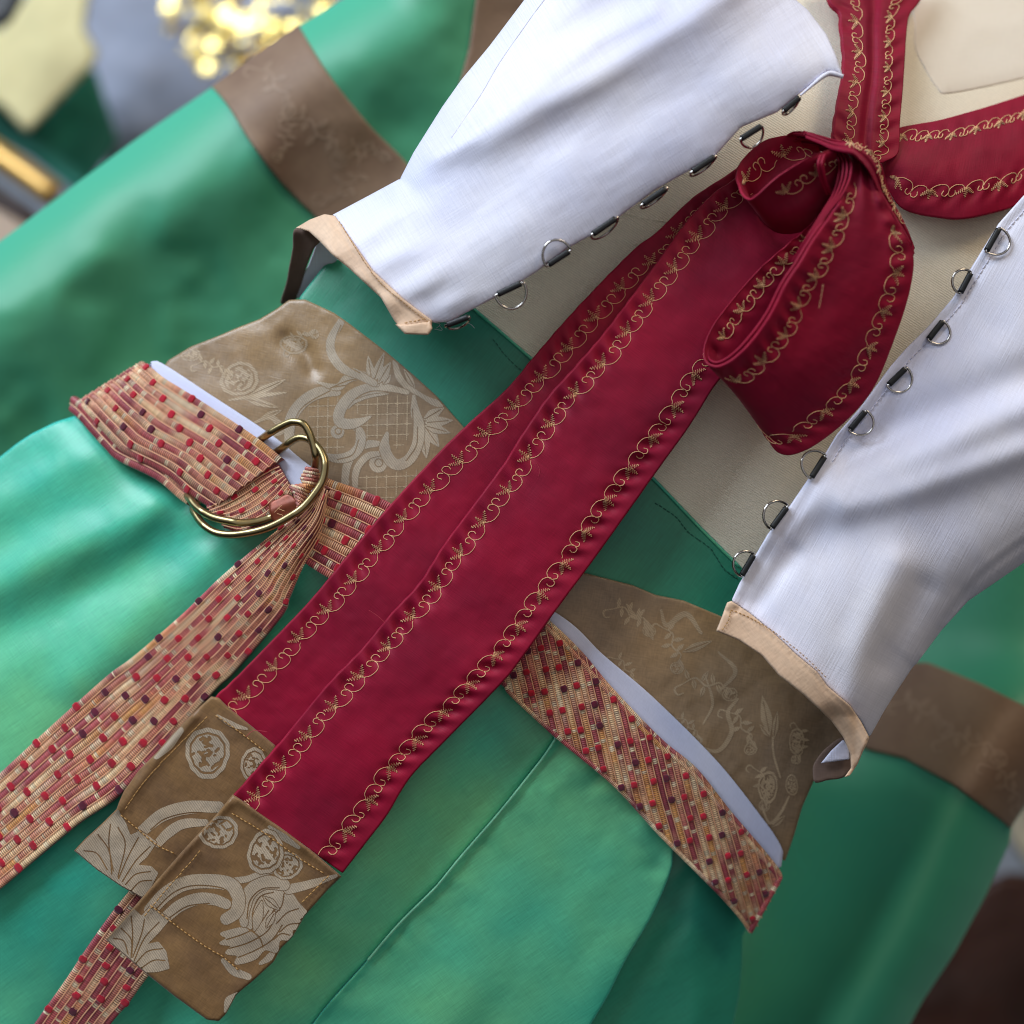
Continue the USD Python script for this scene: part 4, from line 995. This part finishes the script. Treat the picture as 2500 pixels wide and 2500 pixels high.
motifs([(blossom(z([(1060, 915)])[0], 36, 32, 21), []), (blossom(z([(1375, 1050)])[0], 34, 42, 22), []), (blossom(z([(1520, 1140)])[0], 30, 25, 23), []),
        (Polygon(z([(310, 1640), (420, 1510), (490, 1440), (540, 1490), (600, 1420), (725, 1500), (650, 1590), (560, 1680), (650, 1660), (700, 1720), (722, 1830), (650, 1850), (560, 1855), (420, 1740)])),
         [[(400, 1560), (470, 1640), (470, 1760)], [(470, 1480), (480, 1600), (475, 1740)], [(560, 1500), (540, 1600), (480, 1760)], [(660, 1520), (560, 1630), (490, 1780)], [(680, 1700), (580, 1720), (500, 1800)], [(700, 1780), (620, 1780), (540, 1830)], [(350, 1630), (420, 1650), (450, 1740)]]),
        (stroke(z([(600, 1440), (700, 1335), (820, 1265), (960, 1245), (1130, 1265), (1190, 1350), (1180, 1450), (1110, 1500)]), 23, (.9, 1, 1, 1, 1, 1, .9, .8)), [[(640, 1430), (760, 1320), (900, 1275), (1090, 1295), (1150, 1370)]]),
        (stroke(z([(690, 1500), (800, 1410), (920, 1365), (1030, 1370), (1110, 1400)]), 19, (.9, 1, 1, .8)), [[(730, 1490), (850, 1415), (1000, 1395)]]),
        (stroke(z([(1090, 1240), (1230, 1235), (1330, 1200), (1420, 1180)]), 11, (.5, 1, .8, .5)), []),
        (stroke(z([(1230, 1530), (1230, 1420), (1270, 1320), (1370, 1255), (1500, 1270)]), 22, (.5, 1, 1, 1, .8)), [[(1250, 1500), (1270, 1380), (1350, 1300), (1470, 1290)]]),
        (leaf(z([(1300, 1580)])[0], z([(1350, 1380)])[0], 17), []), (leaf(z([(1360, 1350)])[0], z([(1470, 1440)])[0], 15), []), (leaf(z([(1380, 1560)])[0], z([(1440, 1450)])[0], 14), []),
        (stroke(z([(1530, 1300), (1660, 1270), (1850, 1210)]), 17, (1, .8, .3)), []),
        (Polygon(cr(z([(1075, 1600), (1150, 1575), (1235, 1545), (1225, 1450), (1262, 1345), (1350, 1290), (1450, 1285), (1540, 1320), (1600, 1400), (1655, 1465), (1600, 1500), (1625, 1555), (1550, 1575), (1560, 1640), (1470, 1640), (1450, 1720), (1370, 1705), (1300, 1770), (1175, 1800), (1190, 1745), (1110, 1730), (1150, 1680), (1070, 1665), (1120, 1630)]), 140, True)).buffer(0)
         .difference(leaf(z([(1300, 1500)])[0], z([(1350, 1390)])[0], 9, False)).difference(leaf(z([(1400, 1480)])[0], z([(1470, 1400)])[0], 8, False)),
         [[(1110, 1640), (1230, 1600), (1330, 1540), (1400, 1440)], [(1130, 1700), (1260, 1660), (1380, 1590), (1440, 1500)], [(1190, 1760), (1310, 1710), (1420, 1640), (1490, 1540)], [(1290, 1570), (1290, 1450), (1340, 1350), (1430, 1320)], [(1500, 1330), (1480, 1420), (1400, 1500)], [(1600, 1430), (1520, 1460), (1450, 1530)], [(1600, 1530), (1530, 1540), (1470, 1590)], [(1540, 1610), (1480, 1600), (1430, 1640)], [(1250, 1560), (1330, 1620), (1360, 1690)]]),
        (stroke(z([(1090, 1780), (1160, 1850), (1260, 1890)]), 15, (.5, 1, .7)), []), (stroke(z([(1340, 1800), (1400, 1760), (1440, 1700)]), 12), []),
        (stroke(z([(1110, 2120), (1130, 2050), (1190, 2010)]), 14, (.5, 1, .6)), []), (stroke(z([(1400, 880), (1500, 950), (1600, 1020)]), 12, (.4, 1, .4)), [])], PF, wtF, pF)
for cv, wf, par in (([(430, 760), (540, 600), (700, 420), (860, 260), (1000, 120)], wtR, pR), ([(400, 800), (520, 900), (640, 1000), (760, 1060)], wtR, pR), ([(1040, 130), (1200, 240), (1380, 380)], wtR, pR),
                    ([(560, 1480), (700, 1310), (860, 1130), (940, 1030)], wtF, pF), ([(600, 1410), (780, 1550), (960, 1680), (1080, 1750), (1200, 1850)], wtF, pF), ([(1150, 790), (1350, 910), (1600, 1090), (1780, 1200)], wtF, pF), ([(1800, 1210), (1620, 1390)], wtF, pF)):
    sash.add('topstitching', stitches(cr(z(cv), 100), on(wf, .0006), .00028, 6, 3), 'stitch', parent=par)

# knot and bow
B = lambda pts, ws: [p + (w,) for p, w in zip(Zb(pts), ws)]
# right loop: front layer down, round the bottom, back layer up
rl_near = B([(1130, 320), (1165, 370), (1170, 460), (1130, 620), (1030, 780), (930, 920), (830, 1090), (740, 1230), (640, 1430), (520, 1600), (400, 1720), (290, 1780), (215, 1770), (180, 1720), (190, 1620), (260, 1480), (400, 1300), (560, 1120), (740, 960), (900, 820), (1010, 660), (1060, 500), (1080, 400)],
            [.024, .027, .030, .034, .037, .039, .040, .040, .039, .037, .034, .031, .028, .025, .022, .021, .020, .020, .020, .019, .018, .017, .016])
rl_far = B([(1260, 330), (1330, 440), (1390, 600), (1460, 760), (1550, 900), (1605, 1040), (1598, 1180), (1560, 1350), (1490, 1560), (1350, 1900), (1180, 2120), (960, 2300), (800, 2375), (700, 2370), (640, 2300), (640, 2200), (760, 1950), (900, 1700), (1050, 1450), (1200, 1200), (1290, 950), (1300, 700), (1260, 500)],
           [.022, .025, .027, .027, .025, .023, .022, .020, .017, .014, .012, .010, .008, .006, .006, .007, .009, .009, .009, .009, .010, .011, .012])


def loop(a, b, off=0., shrink=0.):
    a, b = np.array(a), np.array(b)
    if shrink:
        c = a[:, :2].mean(0)
    return a, b


pk3 = pucker([(.19, -1), (.80, 1)], .0011)
rloop = Ribbon(rl_near, rl_far, 420, 50, lambda x, y, s, tt, W: (pk3(s, tt, W) + .0012 * fb(x, y, 45, 81)) + .0016 * np.sin(tt * 15 + 1.2) * np.exp(-s / 130.) + .0012 * np.sin(tt * 9 + s / 140.) * gauss(s - 330, 160), .0007, .0003)
p_ = sash.add('loop', rloop.geo(), 'crimson', label='large right loop of the bow')
tl = lambda s: .19
# lengths: front layer is the first part of the ribbon
line(sash, rloop, p_, .20, -1, 70, rloop.L * .50, flip=-1, scale=.92, seed=5)
line(sash, rloop, p_, .81, 1, 150, rloop.L * .56, flip=1, scale=.92, seed=6)
# inner face of the back layer
s_ = rloop.L * .60
for k in range(7):
    g = motif(rloop, s_, .16, -1, .9, .00018, 600 + k, 1)
    if g is not None and s_ < rloop.L * .90: sash.add('embroidery', g, 'thread', parent=p_)
    s_ += PER * .9
# second cloth layer of the same loop: its folded edge runs just inside the first
in_near = [(x + dx, y + dy, w - .0022) for (x, y, w), (dx, dy) in zip(rl_near, [(-3, 2), (-5, 1), (-6, 0), (-7, -1), (-7, -2), (-7, -2), (-8, -2), (-8, -3), (-8, -4), (-7, -6), (-5, -7), (-1, -8), (4, -7), (8, -4), (8, -1), (8, 2), (7, 4), (6, 5), (5, 5), (5, 5), (5, 4), (4, 3), (3, 2)])]
in_far = [(x - 3, y - 4, w - .0022) for (x, y, w) in rl_far]
iloop = Ribbon(in_near, in_far, 300, 30, lambda x, y, s, tt, W: .0008 * fb(x, y, 45, 82), .0006, .0003)
sash.add('loop', iloop.geo(), 'crimson', label='inner cloth layer of the right loop')

# left loop, smaller, opening to the left
ll0 = B([(1075, 318), (1000, 335), (900, 370), (800, 420), (700, 480), (620, 545), (550, 610), (500, 642), (455, 610), (432, 550), (415, 490), (440, 400), (510, 320), (600, 255), (700, 228), (790, 222), (860, 250), (960, 290)],
        [.027, .030, .032, .033, .033, .032, .030, .027, .022, .017, .013, .011, .010, .009, .009, .009, .010, .012])
ll1 = B([(1090, 560), (1050, 650), (980, 760), (900, 830), (800, 870), (700, 866), (620, 820), (560, 750), (530, 720), (520, 700), (540, 690), (580, 690), (640, 660), (720, 620), (800, 580), (880, 540), (950, 500), (1010, 460)],
        [.016, .016, .015, .014, .012, .010, .008, .006, .004, .003, .003, .003, .003, .004, .005, .006, .007, .008])
lloop = Ribbon(ll0, ll1, 300, 40, lambda x, y, s, tt, W: .0010 * fb(x, y, 40, 83) + .0022 * np.sin(tt * 11 + .6) * np.exp(-s / 70.) + .0009 * np.sin(tt * 7 + s / 40.), .0007, .0003)
pl_ = sash.add('loop', lloop.geo(), 'crimson', label='small left loop of the bow, open to the left')
sb_ = lloop.L
for k, s0 in enumerate((.60, .82)):
    g = motif(lloop, sb_ * s0, .40, -1, 1.0, .0002, 700 + k, 1)
    if g is not None: sash.add('embroidery', g, 'thread', parent=pl_)
for k, s0 in enumerate((.28, .10)):
    g = motif(lloop, sb_ * s0, .34, -1, .95, .0002, 720 + k, -1)
    if g is not None: sash.add('embroidery', g, 'thread', parent=pl_)

# folded layers of the knot, from upper left over to the right
def band(name, A, B_, ws_a, ws_b, label=None, emb=None, seed=0, ns=160, nt=22, mat='crimson', amp=.0006):
    r = Ribbon([p + (w,) for p, w in zip(Zb(A), ws_a)], [p + (w,) for p, w in zip(Zb(B_), ws_b)], ns, nt, lambda x, y, s, tt, W: amp * fb(x, y, 35, seed) + (.0011 * np.sin(tt * 13 + s / 60.) if nt > 10 else 0), .0007, .0003)
    q = sash.add(name, r.geo(), mat, label=label)
    return r, q


band('fold', [(745, 215), (800, 192), (900, 205), (1020, 250), (1120, 290), (1180, 320)], [(830, 300), (880, 300), (960, 320), (1050, 350), (1110, 380), (1160, 400)], [.010, .013, .017, .020, .022, .023], [.006, .007, .009, .011, .013, .014], 'back layer of the knot', seed=91)
band('fold', [(790, 205), (900, 222), (1010, 262), (1100, 300), (1180, 330)], [(850, 270), (930, 280), (1020, 310), (1090, 340), (1150, 370)], [.014, .018, .021, .023, .025], [.010, .012, .014, .016, .018], 'folded edge in the knot', seed=92)
kt_a = [(850, 196), (960, 225), (1080, 252), (1190, 262), (1270, 285), (1330, 335), (1375, 410), (1395, 500), (1420, 580), (1480, 690), (1550, 820), (1592, 930), (1590, 1000)]
kt_b = [(880, 222), (980, 262), (1060, 300), (1130, 318), (1190, 335), (1240, 385), (1290, 450), (1330, 530), (1370, 620), (1440, 740), (1500, 850), (1570, 960), (1600, 1030)]
kn, kq = band('knot', kt_a, kt_b, [.018, .021, .023, .024, .024, .023, .022, .020, .018, .015, .013, .011, .010], [.022, .027, .032, .035, .036, .035, .033, .030, .027, .024, .022, .021, .020], 'wrapped knot of the bow', seed=93, amp=.002)
for k in range(4):
    g = motif(kn, 80 + k * 52, .10, -1, .6, .0002, 740 + k, 1)
    if g is not None: sash.add('embroidery', g, 'thread', parent=kq)
line(sash, kn, kq, .12, 1, 90, 260, scale=.5, seed=8)
band('fold', [(1340, 560), (1400, 680), (1470, 790), (1540, 900), (1588, 990)], [(1310, 560), (1370, 690), (1440, 800), (1520, 930), (1585, 1030)], [.014, .013, .012, .011, .010], [.020, .020, .019, .018, .017], 'thin folded layer beside the right loop', seed=94)
band('fold', [(1360, 560), (1420, 680), (1490, 790), (1556, 890), (1596, 990)], [(1320, 590), (1380, 700), (1450, 810), (1526, 930), (1590, 1040)], [.009, .008, .007, .006, .005], [.014, .013, .012, .011, .011], 'rear folded layer beside the right loop', seed=95)
# narrow pleats at the throat of the knot
for i, (dx, dw) in enumerate(((0, 0), (26, .003), (52, .005), (80, .006))):
    band('pleat', [(1080 + dx * .9, 330), (1110 + dx, 400), (1105 + dx, 500), (1070 + dx * .8, 620), (1000 + dx * .5, 740), (900 + dx * .3, 900), (790 + dx * .2, 1080)], [(1100 + dx * .9, 330), (1128 + dx, 400), (1122 + dx, 500), (1086 + dx * .8, 625), (1012 + dx * .5, 748), (908 + dx * .3, 906), (795 + dx * .2, 1084)], [.022 + dw, .025 + dw, .027 + dw, .030 + dw * .8, .032 + dw * .5, .033 + dw * .3, .029], [.019, .021, .022, .024, .025, .025, .022], 'narrow pleat at the throat of the knot', seed=96 + i, ns=80, nt=8)
for dx in (0, 24):
    band('pleat', [(985 + dx, 350), (968 + dx, 420), (985 + dx, 520), (1030 + dx, 620)], [(1000 + dx, 345), (982 + dx, 420), (998 + dx, 520), (1042 + dx, 620)], [.0335, .0345, .031, .026], [.031, .032, .029, .024], 'narrow pleat on the left loop', seed=99, ns=60, nt=8)

# neck bands
nb_a = Zt3([(870, -150), (912, 0), (965, 60), (972, 130), (985, 300), (980, 400), (962, 480), (937, 640), (935, 720), (1010, 780)])
nb_b = Zt3([(1480, -150), (1392, 0), (1335, 80), (1318, 200), (1312, 300), (1300, 480), (1286, 640), (1284, 740), (1270, 810), (1190, 856)])
pk4 = pucker([(.2, -1), (.72, 1)], .0008)


def wneck(x, y, s, tt, W): return torso(x, y) + .020 - .004 * np.abs(tt - .5) + pk4(s, tt, W) + .002 * fb(x, y, 50, 84) - .003 * gauss(tt - .48, .07) - .010 * sstep(tt, .55, 1) * 0


neck = Ribbon(nb_a, nb_b, 220, 44, wneck, .0013, .0006)
pn = sash.add('neck_band', neck.geo(), 'crimson', label='neck band rising to the top edge of the photo')
line(sash, neck, pn, .27, -1, 40, flip=1, scale=.78, seed=11, r=.00019)
line(sash, neck, pn, .76, -1, 40, flip=-1, scale=.62, seed=12, r=.0002)
nr_a = Zt3([(1240, 690), (1290, 662), (1390, 643), (1500, 622), (1720, 560), (1932, 492), (2150, 420)])
nr_b = Zt3([(1180, 870), (1200, 960), (1280, 1085), (1400, 1130), (1600, 1150), (1800, 1112), (1932, 1062), (2150, 960)])
nr = Ribbon(nr_a, nr_b, 220, 44, lambda x, y, s, tt, W: torso(x, y) + .012 + .006 * np.sin(math.pi * tt) + pk4(s, tt, W) + .003 * fb(x, y, 70, 85) - .003 * np.exp(-s / 50.), .0013, .0006)
pq = sash.add('neck_band', nr.geo(), 'crimson', label='neck band running to the right edge of the photo')
line(sash, nr, pq, .17, 1, 20, flip=1, scale=.66, seed=13, r=.0002)
line(sash, nr, pq, .72, 1, 40, flip=1, scale=.85, seed=14, r=.00019)
# stray threads
for pts, w in (([(880, 1490), (868, 1560), (857, 1615)], .0395),):
    c = cr(Zt3(pts), 20); sash.add('loose_thread', tube(uvw(c[:, 0], c[:, 1], w), .00006, 4), 'thread')
for pts in ([(1290, 425), (1330, 395), (1400, 400)], [(1080, 690), (1110, 740), (1106, 780)], [(215, 1480), (260, 1510), (300, 1545)]):
    c = cr((Zt7 if pts[0][0] == 1290 else Zt5)(pts), 30)
    sash.add('lint', tube(uvw(c[:, 0], c[:, 1], .0048), .00009, 4), 'hair')
sash.done()

# ---------------------------------------------------------------- white sleeves with cuffs and lacing rings
def d_ring(th, parent_name, p0, p1, side, tilt, w0, seed, w1=None, tab_shift=0.):
    """A wire D ring whose straight bar is held by a black tape on the sleeve's edge. side: which way the bow turns; tilt: how far it stands up from the cloth."""
    P0, P1 = uvw(p0[0], p0[1], w0), uvw(p1[0], p1[1], w1 if w1 is not None else w0)
    e = P1 - P0; L = np.linalg.norm(e); e /= L; c = (P0 + P1) / 2
    rj = np.random.default_rng(900 + seed); tilt = tilt + rj.normal(0, .12)
    nrm = np.array([0, 0, 1.]); f = np.cross(nrm, e) * side; f /= np.linalg.norm(f)
    f = f * math.cos(tilt) + nrm * math.sin(tilt)
    R = L / 2 * 1.12 * rj.uniform(.95, 1.06)
    th_ = np.linspace(-.12, math.pi + .12, 40)
    arc = c + np.cos(th_)[:, None] * R * e + (np.sin(th_) + .12)[:, None] * R * 1.12 * f
    bar = np.linspace(arc[-1], arc[0], 10)[1:-1]
    ring = th.add('d_ring', tube(np.vstack([arc, bar]), .00052, 8, True), 'steel')
    # tape
    q = np.linspace(P0 + e * L * .02, P1 - e * L * .02, 12); up = np.array([0, 0, 1.]); sd = np.cross(up, e)
    a = np.linspace(0, 2 * math.pi, 13)[:-1]
    rx, rz = .00125, .00115
    prof = np.stack([np.sign(np.cos(a)) * np.abs(np.cos(a)) ** .7 * rx, np.sin(a) * rz], 1)
    V = (q[:, None] + prof[None, :, :1] * sd + prof[None, :, 1:] * up).reshape(-1, 3); n = len(q)
    i = np.arange(n - 1)[:, None]; j = np.arange(12)[None]; j2 = (j + 1) % 12
    f4 = np.stack([i * 12 + j, i * 12 + j2, (i + 1) * 12 + j2, (i + 1) * 12 + j], -1).reshape(-1, 4)
    V = np.vstack([V, q[:1], q[-1:]]); k = np.arange(12); k2 = (k + 1) % 12
    F = np.vstack([f4[:, [0, 1, 2]], f4[:, [0, 2, 3]], np.stack([np.full(12, len(V) - 2), k2, k], 1), np.stack([np.full(12, len(V) - 1), (n - 1) * 12 + k, (n - 1) * 12 + k2], 1)])
    th.add('ring_tab', (V, F[:, ::-1], V[:, :2]), 'black_tape', parent=ring)


# ---- left
lA = [(628, 405), (690, 372), (755, 337), (780, 288), (834, 202), (870, 151), (924, 86), (989, 0), (1040, -70)]
lTop = [(1470, -70), (1502, 0), (1524, 18), (1560, 65), (1580, 110), (1590, 144)]
lB = [(1590, 144), (1578, 136), (1560, 134), (1531, 158), (1466, 212), (1398, 240), (1344, 300), (1314, 314), (1236, 358), (1140, 430), (1068, 470), (1014, 512), (931, 563), (877, 591), (850, 607), (818, 609)]
lC = [(818, 609), (762, 565), (704, 511), (665, 455), (632, 407)]
ridge = Zt2([(380, 940), (600, 830), (830, 735), (1100, 560), (1400, 415), (1600, 290), (1932, 80), (2100, -40)])
vall = Zt2([(560, 800), (800, 660), (1100, 430), (1400, 220), (1700, 60)])
seamA = cr(Zt2([(1180, -60), (1060, 100), (900, 330), (800, 500), (650, 720)]), 90)


def wsl(x, y):
    dA = ldist(x, y, lA); dB = ldist(x, y, lB)
    sr = sdist(x, y, ridge)                                   # below the ridge: positive
    w = .0085 + .015 * sstep(x + y * .2, 700, 1150) - .004 * np.exp(-dB / 40.) - .016 * np.exp(-dA / 45.)
    w = w - .007 * sstep(-sr, 0, 120) + .0022 * gauss(sr, 30) - .0016 * gauss(sr - 80, 60) + .002 * gauss(ldist(x, y, vall), 22)
    ex, ey = x * .85 - y * .53, x * .53 + y * .85
    w = w + .0045 * fb(ex * .3, ey, 110, 101, 2) + .0025 * fb(ex, ey * 1.0, 170, 103, 2) + .0006 * fb(ex * .4, ey * 1.2, 30, 105)
    w = w + .0003 * gauss(ldist(x, y, seamA), 6) - .0003 * gauss(ldist(x, y, seamA) - 12, 8)
    w = w + .0018 * np.sin((x * .53 + y * .85) / 10.5 + 2 * fb(x, y, 60, 8)) * gauss(ldist(x, y, lC) - 45, 50) * .33
    return w - .02 * sstep(-y, -160, 60) * sstep(x, 1300, 1600)


s1 = Thing('white_sleeve', 'white cotton sleeve with lacing rings, the left one crossing the top centre', 'sleeve', )
pol = lA + lTop + lB[1:] + lC[1:]
p1 = s1.add('cotton', region(pol, wsl, 8, .0012, 4, ang=-.55), 'white')
s1.add('seam', tube(uvw(seamA[:, 0], seamA[:, 1], wsl(seamA[:, 0], seamA[:, 1]) - .0001), .00025, 6), 'white', parent=p1)
hem = cr(Zt3([(760, 500), (830, 440), (880, 400), (920, 385), (985, 402)]), 40)
s1.add('hem', tube(uvw(hem[:, 0], hem[:, 1], wsl(hem[:, 0], hem[:, 1]) + .0002), np.r_[np.linspace(.0004, .0011, 30), np.linspace(.0011, .0008, 10)], 8), 'white', parent=p1)
cuff = [(558, 430), (585, 414), (612, 404), (632, 407), (665, 455), (704, 511), (762, 565), (816, 605), (812, 628), (788, 629), (762, 628), (744, 605), (719, 562), (695, 540), (660, 508), (626, 480), (604, 456), (583, 437)]
wcf = lambda x, y: wsl(np.maximum(x, 632), y) + .0012 - .010 * sstep(632 - x, 0, 74) - .0006 * gauss(ldist(x, y, [(628, 415), (662, 466), (700, 522), (758, 576), (808, 610)]), 4)
pc = s1.add('cuff', region(cuff, wcf, 5, .0022, 4, ang=.9), 'cuff')
s1.add('topstitching', stitches(cr(Zt2([(405, 1692), (460, 1682), (515, 1668)]), 60), on(wcf, .0005), .00025, 5, 3), 'stitch', parent=pc)
s1.add('topstitching', stitches(cr(Zt2([(60, 1160), (240, 1440), (390, 1580), (530, 1690)]), 120), on(wcf, .0004), .00018, 4, 3), 'stitch', parent=pc)
fl_ = [(746, 612), (770, 612), (812, 606), (816, 620), (808, 632), (764, 630)]
s1.add('cuff_end', region(fl_, lambda x, y: wcf(x, y) + .0012, 4, .0016, 3), 'cuff', parent=pc)
# the far half of the cuff and sleeve, seen through the opening
back = [(556, 432), (552, 468), (545, 505), (540, 533), (529, 572), (545, 570), (562, 560), (576, 511), (592, 470), (606, 452), (590, 436)]
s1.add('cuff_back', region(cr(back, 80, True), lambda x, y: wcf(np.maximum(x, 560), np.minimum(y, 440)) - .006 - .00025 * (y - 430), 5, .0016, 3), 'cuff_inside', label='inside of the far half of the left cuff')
lin_ = [(600, 452), (640, 486), (610, 520), (576, 556), (563, 564), (556, 558), (566, 530), (582, 500)]
s1.add('lining', region(lin_, lambda x, y: wcf(np.full(np.shape(x), 600.), np.full(np.shape(x), 440.)) - .012 - .00025 * (y - 430), 5, .001, 3), 'white', label='white lining inside the left cuff')
rings_l = [((842, 614), (884, 598), -1, -1.3), ((938, 556), (984, 534), -1, -.15), ((1034, 500), (1074, 474), 1, .3), ((1118, 442), (1162, 412), -1, -1.35), ((1212, 386), (1256, 356), -1, -1.35), ((1306, 324), (1348, 296), -1, -1.3), ((1398, 262), (1436, 238), -1, -.85), ((1478, 210), (1508, 184), -1, -1.3)]
for k, (a, b, sd, tl_) in enumerate(rings_l):
    wa = wsl(np.array([a[0], b[0]], float), np.array([a[1], b[1]], float) - 4)
    d_ring(s1, None, a, b, sd, tl_, wa[0] + .0012, k, wa[1] + .0012)
for pts in ([(570, 1720), (590, 1700), (560, 1690)], [(720, 1690), (750, 1700), (770, 1720)], [(560, 1725), (600, 1730), (585, 1705)]):
    c = cr(Zt2(pts), 12); s1.add('loose_thread', tube(uvw(c[:, 0], c[:, 1], .006), .0001, 4), 'stitch_white')
s1.done()

# ---- right
rB_ = Zt3([(2100, 900), (1932, 1022), (1800, 1170), (1660, 1395), (1560, 1560), (1440, 1700), (1310, 1830)]) + Zt6([(1230, 205), (1080, 410), (950, 560), (890, 660), (700, 940), (590, 1080), (520, 1200), (440, 1340), (398, 1432)])
rC = Zt6([(398, 1432), (500, 1500), (620, 1600), (738, 1712), (850, 1805)]) + Zt9([(900, 160), (1020, 262), (1080, 350), (1122, 430)])
rE = Zt9([(1122, 430), (1200, 290), (1250, 210), (1350, 60)]) + Zt6([(1370, 1760), (1500, 1585), (1640, 1432), (1932, 1232), (2150, 1100)])
R1 = Zt6([(620, 1080), (900, 880), (1200, 740), (1500, 620), (1932, 420)])
V1 = Zt6([(820, 1120), (1200, 1110), (1600, 1000), (1932, 860), (2100, 800)])
V2 = Zt6([(720, 1180), (640, 1290), (530, 1440)])
R2 = Zt6([(1260, 1240), (1150, 1500), (1080, 1700), (1030, 1932)])
V3 = Zt6([(1400, 1380), (1300, 1560), (1210, 1760)])
R3 = Zt6([(1000, 950), (1400, 830), (1932, 640)])
V4 = Zt6([(1000, 640), (1350, 480), (1932, 250)])
seamR = cr(Zt6([(2100, 1020), (1932, 1130), (1760, 1260), (1640, 1380), (1500, 1560), (1420, 1700)]), 90)


def wsr(x, y):
    dB = ldist(x, y, rB_); dE = ldist(x, y, rE)
    w = .004 + .006 * sstep(dB, 0, 200) - .022 * np.exp(-dE / 60.)
    w = w + .0034 * gauss(ldist(x, y, R1), 36) - .0024 * gauss(ldist(x, y, V1), 70) - .002 * gauss(ldist(x, y, V2), 20) + .0032 * gauss(ldist(x, y, R2), 36) - .003 * gauss(ldist(x, y, V3), 32) + .0035 * gauss(ldist(x, y, R3), 30) - .003 * gauss(ldist(x, y, V4), 40)
    w = w + .0040 * fb(x * .7 - y * .3, x * .5 + y * .8, 150, 111, 2) + .0005 * fb(x * .9 - y * .4, (x * .5 + y * .8) * .45, 24, 113)
    w = w - .0013 * gauss(ldist(x, y, seamR), 6) + .0006 * gauss(ldist(x, y, seamR) - 10, 7)
    return w - .0008 * gauss(dB - 20, 6)


s2 = Thing('white_sleeve', 'white cotton sleeve with lacing rings, the right one at the right edge', 'sleeve')
pol = rB_ + rC[1:] + rE[1:]
p2_ = s2.add('cotton', region(pol, wsr, 8, .0012, 4, ang=.5), 'white')
off = LineString(np.array(rB_)[:, :2]).parallel_offset(20, 'right')
sc_ = np.array(off.coords)
if sc_[0, 1] > sc_[-1, 1]: sc_ = sc_[::-1]
s2.add('topstitching', stitches(resample(sc_, 300)[6:205], on(wsr, .0002), .00022, 8, 3), 'stitch_white', parent=p2_)
cf = Zt6([(398, 1432), (375, 1440), (350, 1510), (318, 1590), (380, 1615), (440, 1640), (560, 1720)]) + Zt9([(650, 108), (780, 210), (920, 340), (985, 430), (1022, 520), (1025, 590), (990, 640), (1020, 630), (1060, 570), (1085, 510), (1110, 462), (1122, 430), (1080, 350), (1020, 262), (900, 160)]) + Zt6([(850, 1805), (738, 1712), (620, 1600), (500, 1500)])
lowc = Zt9([(920, 340), (985, 430), (1022, 520), (1025, 590)])
wcr = lambda x, y: wsr(np.minimum(x, 1615), np.minimum(y, 1350)) + .0012 + .002 - .004 * gauss(ldist(x, y, lowc), 20) - .0006 * gauss(ldist(x, y, rC) - 7, 4)
pc = s2.add('cuff', region(cf, wcr, 5, .0022, 4, ang=.9), 'cuff')
s2.add('topstitching', stitches(cr(Zt6([(395, 1480), (480, 1512), (600, 1580), (700, 1655), (800, 1740), (900, 1840)]), 200), on(wcr, .0004), .00022, 5, 3), 'stitch', parent=pc)
s2.add('topstitching', stitches(cr(Zt6([(395, 1485), (380, 1540), (350, 1585)]), 60), on(wcr, .0005), .00022, 4, 3), 'stitch', parent=pc)
bk = Zt9([(835, 560), (900, 480), (985, 432), (1024, 520), (1026, 590), (985, 640), (900, 655), (838, 668), (825, 620)])
w_b = float(np.mean(wcr(np.array([1590.]), np.array([1390.]))))
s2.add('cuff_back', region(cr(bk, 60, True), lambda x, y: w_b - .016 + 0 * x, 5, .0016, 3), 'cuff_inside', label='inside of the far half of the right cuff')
ln_ = Zt9([(868, 565), (920, 500), (985, 440), (1015, 480), (1018, 545), (950, 555)])
s2.add('lining', region(ln_, lambda x, y: w_b - .0125 + 0 * x, 5, .001, 3), 'white', label='white lining inside the right cuff')
rr2 = Zt3([(1735, 1315), (1800, 1200), (1598, 1535), (1652, 1432), (1432, 1778), (1505, 1685)]) + Zt6([(1222, 300), (1310, 215), (1020, 535), (1100, 440), (818, 785), (888, 675), (610, 1050), (690, 940), (452, 1300), (516, 1190)])
sides = [1, -1, 1, 1, 1, -1, -1, -1]
for k in range(8):
    a, b = rr2[2 * k], rr2[2 * k + 1]
    wa = wsr(np.array([a[0] + 6, b[0] + 6], float), np.array([a[1], b[1]], float))
    d_ring(s2, None, a, b, -sides[k], .22 if sides[k] < 0 else .12, wa[0] + .0014, 20 + k, wa[1] + .0014)
s2.done()
